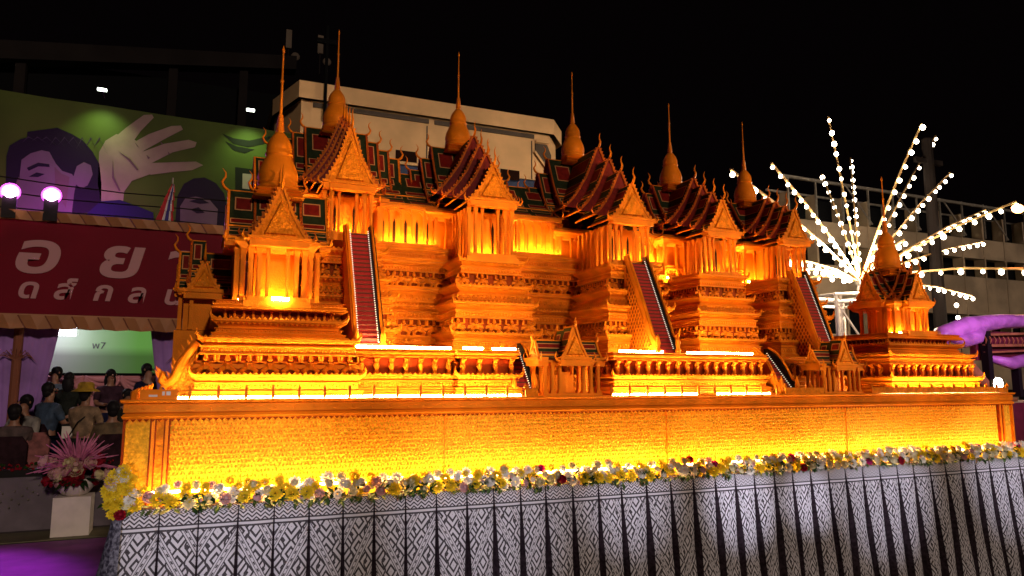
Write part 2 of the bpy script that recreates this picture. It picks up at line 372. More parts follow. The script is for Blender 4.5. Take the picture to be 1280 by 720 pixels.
def tower(label, cx, cy, zf, zsp, ztip, front, side, body, pw, gz, ge, top_in, e_in, pf=None, group='spired towers of the wax palace', back=.6, chofa=.15, cols=.046, right=None, nt=4, windows=True, sidepw=None):
    """front/side = reach of the porch roofs; body = half width of the core; pw = half width of porch; gz, ge = gable ridge and eave"""
    t = thing('spired_tower', label, 'tower', (cx, cy, zf), group)
    # everything is written in the tower's own frame
    zf_ = 0.0; k = lambda z: z - zf
    right = right or side; sidepw = sidepw or pw
    def tl(L, p0, p1, r0, e0):
        out = []
        for i in range(nt):
            f = i / (nt - 1) if nt > 1 else 0
            out.append((L * (1 - .52 * f), p0 + (p1 - p0) * f, k(r0 + (top_in - r0) * f), k(e0 + (e_in - e0) * f)))
        return out
    arm(t, -PI / 2, tl(front, pw, body * .85, gz, ge), chofa=chofa)
    arm(t, PI, tl(side, sidepw, body * .85, gz + .04, ge + .02), chofa=chofa)
    arm(t, 0, tl(right, sidepw, body * .85, gz + .04, ge + .02), chofa=chofa)
    arm(t, PI / 2, tl(back, pw, body * .85, gz, ge), chofa=chofa, ped=False)
    # entablature and core
    b = MB(); be = body
    b.ring(-be, be, -be, be, [(-.05, k(ge) - .07), (.0, k(ge) - .05), (.02, k(ge) - .02), (.045, k(ge) + .0), (.045, k(ge) + .03), (-.05, k(ge) + .08)])
    b.build('cornice', 'wax', t)
    b = MB(); c = be - .13
    b.box(-c, c, -c, c, 0, k(ge) - .05)
    fr = front - .30
    b.box(-pw * .62, pw * .62, -fr, -c - .002, 0, k(ge) - .05)
    b.build('core_wall', 'wax', t)
    b = MB()
    for i in (-1, 1):
        b.prism([(i * pw * .38 - .012, .05), (i * pw * .38 + .012, .05), (i * pw * .38 + .012, k(ge) * .62), (i * pw * .38, k(ge) * .74), (i * pw * .38 - .015, k(ge) * .62)], -fr - .008, -fr - .003)
    b.build('doorway', 'void', t)
    z1 = k(ge) - .045; ph = front - .10
    xs = [-pw * .92, -pw * .64, pw * .64, pw * .92]
    colrow(t, [(x, -ph) for x in xs], 0, z1, cols)
    colrow(t, [(s * pw * .34, -ph + .01) for s in (-1, 1)], 0, z1, cols * .7)
    m = max(1, int((front - be) / .13))
    colrow(t, [(s * pw * .92, -ph + (i + 1) * (ph - be) / (m + 1)) for i in range(m) for s in (-1, 1)], 0, z1, cols)
    nb = 5
    for i in range(nb + 1):
        x = -be + .03 + (2 * be - .06) * i / nb
        if abs(x) > pw * .95: colrow(t, [(x, -be + .03)], 0, z1, cols)
    for s, L in ((-1, side), (1, right)):
        for i in range(5):
            y = -be + .03 + (be) * i / 4 * 1.2
            if i: colrow(t, [(s * (be - .03), y)], 0, z1, cols * .9)
        colrow(t, [(s * (L - .1), -sidepw * .92), (s * (L - .1), -sidepw * .6), (s * (L - .1), sidepw * .92), (s * (L - .1 - (L - be) * .45), -sidepw * .92)], 0, z1, cols)
    # small railing and uplights
    b = MB(); b.box(-pw, pw, -front + .005, -front + .02, .002, .035); b.build('low_rail', 'wax', t)
    b = MB(); b.box(-pw - .03, pw + .03, -front - .0, -be + .01, -.06, 0.001); b.box(-be - .02, be + .02, -be, be, -.05, .0015); b.build('floor_slab', 'wax', t)
    uplight(t, -pw * .55, pw * .55, -fr - .07, .004)
    uplight(t, -be + .04, -pw, -be + .085, .004); uplight(t, pw, be - .04, -be + .085, .004)
    for s in (-1, 1):
        b = MB(); b.box(min(s * (pw + .05), s * be), max(s * (pw + .05), s * be), -be - .055, -be - .043, .002, .014); b.build('light_strip', 'led_up', t)
        b = MB(); b.box(min(s * (pw + .03), s * be), max(s * (pw + .03), s * be), -be - .095, -be - .085, -.04, .035); b.build('low_rail', 'wax', t)
    spire(t, (0, 0), k(zsp), k(ztip))
    return t

# ------------------------------------------------------------ ground
b = MB(); b.box(-120, 160, -60, 200, -.9, -.62)
M['asphalt'] = mat('asphalt', (0.05, 0.048, 0.048), .75, var=.4, vscale=3, bump=.5, bscale=80)
struct(b.build('ground', 'asphalt'))
b = MB(); b.box(-12, 14, 3.8, 30, -.615, -.004); b.box(-12, -.22, .85, 3.8, -.615, -.004)
M['concrete'] = mat('concrete', (0.10, 0.08, 0.08), .8, var=.3)
struct(b.build('raised_floor', 'concrete'))
b = MB(); b.box(-11.9, -.24, .9, 3.72, .002, .008)  # sheet whose purple colour stands for violet lamp light on the floor
M['carpet_purple'] = mat('carpet_purple', (0.30, 0.06, 0.36), .7, var=.35, vscale=2.2, bump=.4, bscale=120)
struct(b.build('carpet', 'carpet_purple'))
b = MB(); b.box(-9, 12, 3.81, 4.40, .002, .012)
M['paving'] = mat('paving', (0.16, 0.14, 0.07), .6, var=.3, vscale=4); struct(b.build('pavement', 'paving'))

# ------------------------------------------------------------ float base
LZ = 1.67
FB = thing('float_base', 'long carved amber wax pedestal of the parade float behind the flower garland', 'pedestal', (0, 0, .9))
def fb(z): return z - .9
b = MB(); b.box(0.30, 9.93, .035, 3.3, fb(.80), fb(1.53)); b.build('front_panel', 'wax_scale', FB)
b = MB(); b.box(0.012, 0.205, .035, 3.3, fb(.80), fb(1.53)); b.build('front_panel', 'wax_scale', FB)
b = MB(); b.box(9.99, 10.17, .035, 3.3, fb(.80), fb(1.53)); b.build('front_panel', 'wax_scale', FB)
for x0, x1 in ((.205, .30), (9.93, 9.99)):
    b = MB(); b.box(x0, x1, .012, .1, fb(.8), fb(1.53)); b.build('carved_pilaster', 'wax_carved', FB)
    for x in (x0 - .018, x0 + .017, x1 - .017, x1 + .018):
        b = MB(); b.box(x - .005, x + .005, .004, .09, fb(.8), fb(1.528)); b.build('groove', 'wax_dark', FB)  # raised strips, the dark of a groove put into their colour
    for x in (x0, x1):
        b = MB(); b.box(x - .011, x + .011, -.006, .1, fb(.8), fb(1.53)); b.build('pilaster_edge', 'wax', FB)
b = MB(); b.box(0, .016, .0, .1, fb(.8), fb(1.53)); b.build('corner_post', 'wax_dark', FB)
b = MB(); b.box(10.165, 10.185, .0, .1, fb(.8), fb(1.53)); b.build('corner_post', 'wax', FB)
b = MB()
b.ring(0.03, 10.16, .03, 3.3, [(.0, fb(1.520)), (.035, fb(1.526)), (.045, fb(1.545)), (.030, fb(1.562)), (.020, fb(1.568))]); b.build('lower_moulding', 'wax', FB)
b = MB(); b.ring(0.03, 10.16, .03, 3.3, [(.020, fb(1.569)), (.034, fb(1.575)), (.034, fb(1.635)), (.024, fb(1.640))]); b.build('carved_frieze', 'wax', FB)
b = MB(); b.ring(0.03, 10.16, .03, 3.3, [(.02, fb(1.641)), (.05, fb(1.648)), (.058, fb(1.66)), (.058, fb(1.67)), (.0, fb(1.671))]); b.build('ledge', 'wax', FB)
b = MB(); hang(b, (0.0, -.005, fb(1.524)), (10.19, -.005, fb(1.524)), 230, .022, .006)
b.build('leaf_fringe', 'wax_dark', FB, kind='stuff')  # fringe coloured dark to paint the shadow line under the ledge
for x in (2.52, 4.86, 7.30):
    b = MB(); b.box(x - .003, x + .003, .022, .05, fb(.9), fb(1.52)); b.build('joint_strip', 'wax_carved', FB)
# carved scrolls standing proud on the frieze
b = MB()
for i in range(64):
    x = .06 + i * .158; s = 1 if i % 2 else -1
    pts = [(x + .145 * t, -.006, fb(1.605) + s * .021 * math.sin(t * PI) * (1 if t < .5 else 1)) for t in [j / 6 for j in range(7)]]
    b.tube(pts, [.003, .006, .008, .008, .007, .005, .003], 4)
    c = (x + .075, -.006, fb(1.605) - s * .004)
    b.tube([(c[0] + .016 * math.cos(a), c[1], c[2] + .013 * math.sin(a)) for a in [j * PI / 3 for j in range(6)]], .004, 4)
b.build('scroll_relief', 'wax', FB, kind='stuff')
# raised relief on the near half of the panel: rows of flame leaves
b = MB()
rr = random.Random(3)
for row in range(13):
    z = fb(1.02 + row * .037)
    for i in range(330):
        x = .325 + i * .0292 + (row % 2) * .0146
        if x > 9.9: break
        s = rr.uniform(.8, 1.2); q = rr.uniform(-.012, .012); y = .035
        b.add([(x - .012 * s, y + .002, z), (x + .011 * s, y + .002, z - .003), (x + q * .6, y - .008 * s, z + .012), (x + q * 1.2 + .003, y + .002, z + .033 * s)], [(0, 1, 2), (1, 3, 2), (3, 0, 2)])
b.build('leaf_relief', 'wax', FB, kind='stuff')

# low fence on the ledge
def fence(x0, x1, label, step=.2):
    f = thing('ledge_fence', label, 'fence', (x0, .02, LZ + .002), 'low wax fences along the ledge')
    n = round((x1 - x0) / step); pm = MB(); pm.box(-.011, .011, -.008, .008, 0, .082); pm.lathe([(.014, .082), (.012, .09), (.001, .11)], 6)
    me = pm.mesh('fence_post', 'wax')
    for i in range(n + 1): put('fence_post', me, f, ((x1 - x0) * i / n, 0, 0))
    b = MB(); b.box(0, x1 - x0, -.004, .004, .060, .068); b.build('rail', 'wax', f)
    b = MB(); b.box(0, x1 - x0, -.004, .004, .010, .016); b.build('rail', 'wax', f)
    return f
fence(.24, 3.32, 'low fence of the ledge left of the twin gabled shrines, from the left end on')
fence(4.22, 6.30, 'low fence of the ledge to the right of the nearer gabled shrine')
def solid_fence(x0, x1, label):
    f = thing('crested_rail', label, 'railing', (x0, .02, LZ + .002), 'crested wax rails on the ledge')
    b = MB(); b.box(0, x1 - x0, -.006, .012, 0, .07); b.build('panel', 'wax_carved', f)
    c = MB(); n = round((x1 - x0) / .2)
    for i in range(n + 1): c.lathe([(.018, .07), (.022, .085), (.012, .10), (.001, .125)], 6, ((x1 - x0) * i / n, .003, 0))
    c.build('knobs', 'wax', f)
    return f
solid_fence(6.42, 6.98, 'short crested rail below the small red stair, before the farther gabled shrine')
solid_fence(7.72, 10.14, 'crested rail at the far right end of the ledge, in front of the corner tower')
solid_fence(3.30, 3.42, 'tiny crested rail piece directly left of the nearer gabled shrine')
for x0, x1, lb in ((.34, 3.28, 'glowing light strip lying on the ledge behind the low fence, left part'), (4.26, 5.30, 'glowing light strip on the ledge just right of the nearer gabled shrine'), (5.55, 6.26, 'glowing light strip on the ledge left of the small red stair'), (7.9, 10.0, 'glowing light strip on the ledge in front of the far corner tower')):
    b = MB(); b.box(-(x1 - x0) / 2, (x1 - x0) / 2, -.011, .011, 0, .016)
    o = b.build('light_strip', 'led' if x0 > 7 else 'led_white'); o.location = ((x0 + x1) / 2, .085, LZ + .003); tag(o, lb, 'light strip', 'light strips on the ledge')
b = MB(); b.box(-4.9, 4.9, -.012, .012, 0, .018); o = b.build('light_strip', 'led_base'); o.location = (5.08, -.11, .985)
tag(o, 'long bright light strip hidden behind the flower garland at the foot of the pedestal', 'light strip')
# corner finials at the left end of the ledge
t = thing('corner_ornament', 'leaf-shaped wax ornament with small white sign on the near left ledge corner', 'ornament', (0.06, .16, LZ + .001))
b = MB()
for i in range(5): b.tube([(.02 * i, .05 * i - .1, 0), (.0 + .02 * i, .05 * i - .12, .05), (.03 + .02 * i, .05 * i - .1, .085 + .008 * i)], [.03, .028, .006], 6)
b.build('leaf', 'wax', t); b = MB(); b.box(.04, .30, -.14, -.12, 0, .075); b.build('sign_board', 'wax', t)
b = MB(); b.box(.10, .16, -.145, -.141, .02, .035); b.box(.18, .21, -.145, -.141, .03, .06); b.box(.22, .25, -.145, -.141, .03, .06); b.build('lettering', 'white_paint', t)

# ------------------------------------------------------------ lower terrace
TZ = 2.11
def terrace(label, x0, x1, y0, y1, kind='bal', z0=LZ + .002):
    t = thing('terrace', label, 'terrace', (0, 0, 0), 'lower terraces of the wax palace')
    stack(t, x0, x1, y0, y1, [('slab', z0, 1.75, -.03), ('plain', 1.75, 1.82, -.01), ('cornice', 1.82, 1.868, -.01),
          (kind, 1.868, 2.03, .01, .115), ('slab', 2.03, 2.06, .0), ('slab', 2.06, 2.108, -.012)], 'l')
    return t
terrace('lower terrace right of the near corner tower, below the tall red stair', 1.80, 2.745, .42, 1.9)
terrace('projecting lower terrace below the second tower, left of the near gabled shrine', 2.75, 3.36, .34, 1.9)
terrace('recessed lower terrace behind the near gabled shrine', 3.365, 4.42, .70, 1.9)
terrace('long projecting lower terrace in the middle, below the central and right stairs', 4.425, 6.42, .30, 1.9)
terrace('recessed lower terrace behind the farther gabled shrine', 6.425, 8.0, .66, 1.9)
for x0, x1, y, m, lb in ((1.80, 2.70, .40, 'led_white', 'bright light tube along the terrace edge at the foot of the tall red stair'), (2.80, 3.0, .33, 'led_white', 'short light tube on the terrace edge under the second tower'),
                      (3.1, 3.34, .33, 'led_white', 'short light tube on the terrace edge beside the near gabled shrine'), (4.52, 5.05, .32, 'led_white', 'light tube on the central terrace edge at the foot of the middle stair'),
                      (5.4, 6.3, .36, 'led', 'light strip on the central terrace edge right of the middle stair')):
    b = MB(); b.box(-(x1 - x0) / 2, (x1 - x0) / 2, -.010, .010, 0, .020); o = b.build('light_tube', m); o.location = ((x0 + x1) / 2, y + .02, 2.112)
    tag(o, lb, 'light tube', 'light tubes on the terrace edge')

# ------------------------------------------------------------ main substructure behind the bastions
t = thing('upper_terrace', 'long stepped wax wall carrying the colonnades and the row of towers', 'terrace', (0, 0, 0))
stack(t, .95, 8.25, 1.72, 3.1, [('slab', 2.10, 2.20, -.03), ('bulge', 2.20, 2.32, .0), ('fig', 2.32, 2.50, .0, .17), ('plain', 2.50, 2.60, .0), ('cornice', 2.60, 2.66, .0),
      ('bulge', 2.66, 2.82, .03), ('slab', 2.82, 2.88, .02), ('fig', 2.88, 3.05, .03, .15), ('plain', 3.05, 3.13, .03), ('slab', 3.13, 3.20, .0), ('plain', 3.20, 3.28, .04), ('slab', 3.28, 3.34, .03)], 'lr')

def bastion(label, x0, x1, y0, y1=1.74, d=0.0):
    t = thing('tiered_bastion', label, 'bastion', (0, 0, 0), 'tiered bastions of the wax palace')
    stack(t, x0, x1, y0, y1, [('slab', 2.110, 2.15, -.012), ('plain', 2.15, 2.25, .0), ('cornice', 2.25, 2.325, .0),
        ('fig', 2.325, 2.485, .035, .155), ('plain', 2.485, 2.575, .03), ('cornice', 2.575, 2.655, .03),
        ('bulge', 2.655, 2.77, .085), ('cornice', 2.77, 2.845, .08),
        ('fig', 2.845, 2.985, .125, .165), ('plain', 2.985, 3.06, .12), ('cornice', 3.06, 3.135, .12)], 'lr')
    return t
bastion('tiered bastion with two rows of guardians under the second tower, left of the near shrine', 2.93, 3.92, 1.06)
bastion('tiered bastion with guardians standing right of the middle stair', 6.02, 6.98, .96)
bastion('broad bastion that carries the central tower, behind the middle stair', 4.64, 5.54, .78)
bastion('bastion behind the tall red stair, at the near end of the palace', 1.42, 2.32, 1.0)
bastion('bastion farthest right, behind the farther stair and the farther shrine', 7.22, 8.14, .90)

def stair(label, cx, yt, yb, zt, zb, hw=.125, n=26, lattice=True, bw=.05, curve=.10):
    t = thing('staircase', label, 'stairs', (cx, yb, zb), 'red carpeted stairs of the wax palace')
    H = zt - zb; L = yt - yb
    st = MB(); st.box(-hw, hw, 0, L / n * 1.02, 0, H / n); st.box(-hw, hw, -.006, -.0005, H / n * .72, H / n, 1)
    me = st.mesh('step', ['carpet_red', 'carpet_edge'])
    for i in range(n): put('step', me, t, (0, L * i / n, H * i / n))
    b = MB(); b.prism([(0, 0), (0, .001), (0, .002)], 0, .001)
    b = MB()
    b.add([(-hw, .01, 0), (-hw, L, 0), (-hw, L, H - .03), (hw, .01, 0), (hw, L, 0), (hw, L, H - .03)], [(0, 1, 2), (5, 4, 3), (0, 3, 4, 1), (1, 4, 5, 2), (2, 5, 3, 0)])
    b.build('stair_core', 'wax_dark', t)
    for s in (-1, 1):       # balustrade: S-curved side slab
        top = []; m = 12
        for i in range(m + 1):
            f = i / m; top.append((L * f, H * f + .09 + curve * math.sin(f * PI) * .35 + (.05 if f < .05 else 0)))
        low = [(L + .06, H - .12), (L + .06, 0), (-.02, 0)]
        poly = [(-.02, .13)] + top + [(L + .06, H + .09)] + low
        xa, xb = s * (hw + .004), s * (hw + bw)
        b = MB(); n_ = len(poly); vs = [(xa, y, z) for y, z in poly] + [(xb, y, z) for y, z in poly]
        fs = [tuple(range(n_)), tuple(range(2 * n_ - 1, n_ - 1, -1))] + [(i, (i + 1) % n_, (i + 1) % n_ + n_, i + n_) for i in range(n_)]
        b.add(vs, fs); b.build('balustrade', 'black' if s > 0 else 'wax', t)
        c = MB(); c.tube([((xa + xb) / 2, y, z + .008) for y, z in [(-.02, .13)] + top], .014, 5); c.build('handrail', 'wax', t)
        if lattice and s < 0:
            c = MB(); xo = xb - .003
            inside = lambda y, z: .05 < y < L - .01 and .03 < z < H * y / L - .015
            c.add([(xo, .06, .02), (xo, L, .02), (xo, L, H - .02), (xo, .06, .045)], [(0, 1, 2, 3)]); c.build('sunk_panel', 'wax_dark', t); c = MB()
            for sg in (-1, 1):
                for k_ in range(-14, 26):
                    ys = [y for y in [L * j / 60 for j in range(61)] if inside(y, k_ * .085 + sg * 1.5 * y)]
                    if len(ys) > 2: c.bar((xo - .002, ys[0], k_ * .085 + sg * 1.5 * ys[0]), (xo - .002, ys[-1], k_ * .085 + sg * 1.5 * ys[-1]), .0085, 4)
            c.build('lattice_relief', 'wax', t)
        # dotted rope light along the steps
        r = MB()
        for i in range(n * 2):
            f = (i + .5) / (n * 2); x = s * (hw - .008); y = L * f; z = H * f + H / n * .9
            r.box(x - .005, x + .005, y - .005, y + .004, z, z + .009)
        r.build('rope_light', 'rope', t)
        p = MB(); p.lathe([(.030, 0), (.034, .03), (.02, .05), (.028, .10), (.018, .15), (.002, .20)], 8, (s * (hw + bw * .5), -.035, 0)); p.build('newel', 'wax', t, smooth=True)
    return t
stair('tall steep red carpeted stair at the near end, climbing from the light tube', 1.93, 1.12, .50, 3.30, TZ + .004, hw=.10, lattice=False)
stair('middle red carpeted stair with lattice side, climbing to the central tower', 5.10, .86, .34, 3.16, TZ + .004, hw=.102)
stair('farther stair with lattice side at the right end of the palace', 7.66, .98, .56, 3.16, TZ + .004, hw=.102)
def small_stair(label, cx, yt, yb): return stair(label, cx, yt, yb, TZ, LZ + .004, hw=.09, n=10, lattice=False, bw=.05, curve=.25)
small_stair('short red stair from the ledge to the terrace, left of the near shrine', 3.43, .68, .36)
small_stair('short dark red stair from the ledge to the terrace, left of the farther shrine', 6.66, .64, .24)

# ------------------------------------------------------------ towers of the row
tower('second tall spired tower from the left, behind the near corner tower', 1.87, 2.4, 3.33, 4.82, 6.10, 1.05, .78, .50, .27, 4.50, 3.86, 4.80, 4.02)
tower('spired tower with gabled porch in front of the middle of the pale building', 3.42, 2.4, 3.17, 4.80, 6.10, 1.26, .78, .54, .28, 4.22, 3.78, 4.76, 4.00, right=.82)
tower('central spired tower of the row, directly above the middle lattice-sided stair', 5.09, 2.4, 3.17, 4.86, 6.12, 1.48, .84, .54, .28, 4.12, 3.68, 4.80, 3.98)
tower('spired tower right of the centre, above the bastion beside the middle stair', 6.56, 2.2, 3.15, 4.58, 5.82, 1.10, .70, .50, .26, 4.12, 3.68, 4.55, 3.90)
tower('last spired tower of the row, nearest the fan of light bulbs', 7.76, 2.05, 3.15, 4.42, 5.66, .95, .62, .46, .24, 4.10, 3.66, 4.38, 3.86)
# galleries between them
def gallery(label, x0, x1, y0=1.86, zf=3.342, ez=3.84, rz=4.36, yc=2.4):
    t = thing('gallery', label, 'gallery', ((x0 + x1) / 2, yc, zf), 'colonnaded galleries between the towers')
    hw = (x1 - x0) / 2; k = lambda z: z - zf; yf = y0 - yc
    b = MB(); b.box(-hw, hw, yf + .12, .5, 0, k(ez) - .03); b.build('back_wall', 'wax', t)
    b = MB(); n = max(3, round(2 * hw / .125))
    for i in range(n):
        x = -hw + (2 * hw) * (i + .5) / n
        b.prism([(x - .016, .05), (x + .016, .05), (x + .016, .30), (x, .36), (x - .016, .30)], yf + .112, yf + .118)
    b.build('window_slits', 'void', t)
    colrow(t, [(-hw + 2 * hw * i / n, yf + .02) for i in range(n + 1)], 0, k(ez) - .05, .055)
    c = MB()    # pointed arches between the columns
    for i in range(n):
        x = -hw + 2 * hw * (i + .5) / n; q = hw / n
        c.prism([(x - q, k(ez) - .05), (x - q, k(ez) - .13), (x - q * .55, k(ez) - .10), (x, k(ez) - .06), (x, k(ez) - .05)], yf + .012, yf + .03)
        c.prism([(x + q, k(ez) - .05), (x, k(ez) - .05), (x, k(ez) - .06), (x + q * .55, k(ez) - .10), (x + q, k(ez) - .13)], yf + .012, yf + .03)
    c.build('arches', 'wax', t)
    b = MB(); b.box(-hw, hw, yf - .03, .5, k(ez) - .045, k(ez) - .005); b.build('cornice', 'wax', t)
    uplight(t, -hw + .02, hw - .02, yf + .07, .004); uplight(t, -hw + .03, hw - .03, yf - .055, .004, wd=.012)
    b = MB(); b.box(-hw, hw, yf - .095, yf - .085, 0, .035); b.build('low_rail', 'wax', t)
    arm(t, 0, [(hw, .52, k(rz), k(ez) + .01)], chofa=0, ped=False, spikes=False)
    arm(t, PI, [(hw, .52, k(rz), k(ez) + .01)], chofa=0, ped=False, spikes=False)
    return t
gallery('colonnaded gallery left of the second tall tower, mostly behind the near corner tower', 0.95, 1.38)
gallery('glowing colonnaded gallery right of the tall red stair', 2.30, 2.98)
gallery('glowing colonnaded gallery left of the central tower', 3.90, 4.62)
gallery('colonnaded gallery right of the central tower', 5.58, 6.12, ez=3.76, rz=4.26)
gallery('short colonnaded gallery beside the last tower of the row', 6.98, 7.36, ez=3.74, rz=4.2)

# ------------------------------------------------------------ corner towers
def corner(side, X0, dz=0.0, lb='', lb2='', wide=.66):
    t = thing('corner_platform', lb2, 'platform', (0, 0, 0), 'platforms of the corner towers')
    xL, xR = X0 - wide, X0 + wide + .08
    stack(t, xL, xR, .26, 1.75, [('slab', LZ + .002, 1.73, .0), ('plain', 1.73, 1.80, .02), ('cornice', 1.80, 1.862, .02),
        ('fig' if side < 0 else 'bal', 1.862, 2.03, .06, .155 if side < 0 else .12), ('plain', 2.03, 2.105, .05), ('cornice', 2.105, 2.17 - dz * .2, .06),
        ('slab', 2.17 - dz * .2, 2.22 - dz * .4, .14), ('plain', 2.22 - dz * .4, 2.26 - dz * .5, .16), ('cornice', 2.26 - dz * .5, 2.34 - dz * .7, .16),
        ('bal', 2.34 - dz * .7, 2.42 - dz * .9, .22, .07), ('slab', 2.42 - dz * .9, 2.465 - dz, .14), ('plain', 2.465 - dz, 2.50 - dz, .15)], 'lr')
    return t
corner(-1, 1.10, 0, lb2='stepped platform with large guardians under the near left corner tower')
corner(1, 9.16, .07, lb2='stepped platform under the far right corner tower beside the pink float', wide=.80)
tower('near left corner tower with big bell spire, in front of the red sign', 1.10, .86, 2.505, 3.60, 5.06, .47, .44, .32, .25, 3.52, 3.03, 3.58, 3.10,
      group='corner towers of the wax palace', back=.44, chofa=.16, cols=.055, nt=2, right=.46, sidepw=.27)
b = MB(); b.box(-.07, .07, -.012, .012, 0, .025); o = b.build('porch_lamp', 'led_white'); o.location = (1.12, .375, 2.508); tag(o, 'small white lamp tube on the porch floor of the near left corner tower', 'lamp')
tower('far right corner tower standing apart beneath the fan of light bulbs', 9.14, .86, 2.435, 3.34, 4.66, .45, .42, .33, .22, 3.22, 2.82, 3.32, 2.90,
      group='corner towers of the wax palace', back=.42, chofa=.14, cols=.05, nt=3)
# low side pavilion left of the near corner tower
t = thing('side_pavilion', 'small pavilion with green and red roof at the left edge of the palace', 'pavilion', (.50, 1.62, 2.30))
arm(t, PI, [(.24, .20, .78, .36), (.14, .25, .90, .44)], chofa=.14); arm(t, 0, [(.3, .20, .78, .36)], chofa=0, ped=False); arm(t, -PI / 2, [(.30, .17, .66, .34)], chofa=.13)
b = MB(); b.box(-.17, .17, -.17, .17, 0, .36); b.box(-.24, .24, -.26, .22, -.62, -.01); b.build('core_wall', 'wax', t)
colrow(t, [(-.2, -.18), (-.1, -.24), (.1, -.24), (.2, -.18), (-.2, .1)], 0, .34, .045)
# naga stair on the left flank
t = thing('naga_stair', 'scaly serpent balustrade with flame crest on the left flank of the palace', 'balustrade', (.42, .5, LZ + .002))
b = MB(); b.prism([(-.16, 0), (.06, 0), (.06, .44), (.02, .44), (-.13, .10)], -.08, .5); b.build('flank_wall', 'wax_carved', t)
for y in (-.12, .3):
    b = MB(); pts = [(.06, y, .46), (.0, y, .38), (-.06, y, .27), (-.10, y, .16), (-.16, y, .10), (-.20, y, .14), (-.19, y, .22)]
    b.tube(pts, [.035, .04, .042, .04, .038, .03, .008], 8); b.build('serpent_body', 'wax', t, smooth=True)
    c = MB()
    for (p, q) in zip(pts, pts[1:]):
        for f in (.2, .6): 
            m = Vector(p).lerp(Vector(q), f); c.tube([m + Vector((-.02, 0, .02)), m + Vector((-.05, 0, .075))], [.016, .001], 4)
    c.build('flame_crest', 'wax', t)

# ------------------------------------------------------------ gabled shrines on the ledge
def shrine(label, cx, cy, s=1.0):
    t = thing('gabled_shrine', label, 'shrine', (cx, cy, LZ + .002), 'small gabled shrines on the ledge')
    t.scale = (s, s, s)
    arm(t, -PI / 2, [(.21, .16, .66, .33)], chofa=.075, spikes=False); arm(t, PI / 2, [(.17, .15, .64, .33)], chofa=.06, ped=False, spikes=False)
    arm(t, PI, [(.35, .15, .53, .33)], chofa=.07, spikes=False); arm(t, 0, [(.35, .15, .53, .33)], chofa=.07, spikes=False)
    b = MB(); b.box(-.32, .32, -.17, .17, 0, .025); b.build('floor_slab', 'wax', t)
    colrow(t, [(x, y) for x in (-.29, -.21, -.13, .13, .21, .29) for y in (-.13, .12)], .025, .32, .05)
    b = MB(); b.box(-.31, .31, -.15, .15, .315, .335); b.build('entablature', 'wax', t)
    b = MB(); b.box(-.10, .10, .02, .12, .026, .20); b.box(-.05, .05, .0, .14, .201, .23); b.build('inner_wall', 'wax', t)
    return t
shrine('nearer small gabled shrine with green and red roof standing on the ledge', 3.82, .22)
shrine('farther small gabled shrine on the ledge, near the right corner tower', 7.34, .22, .93)

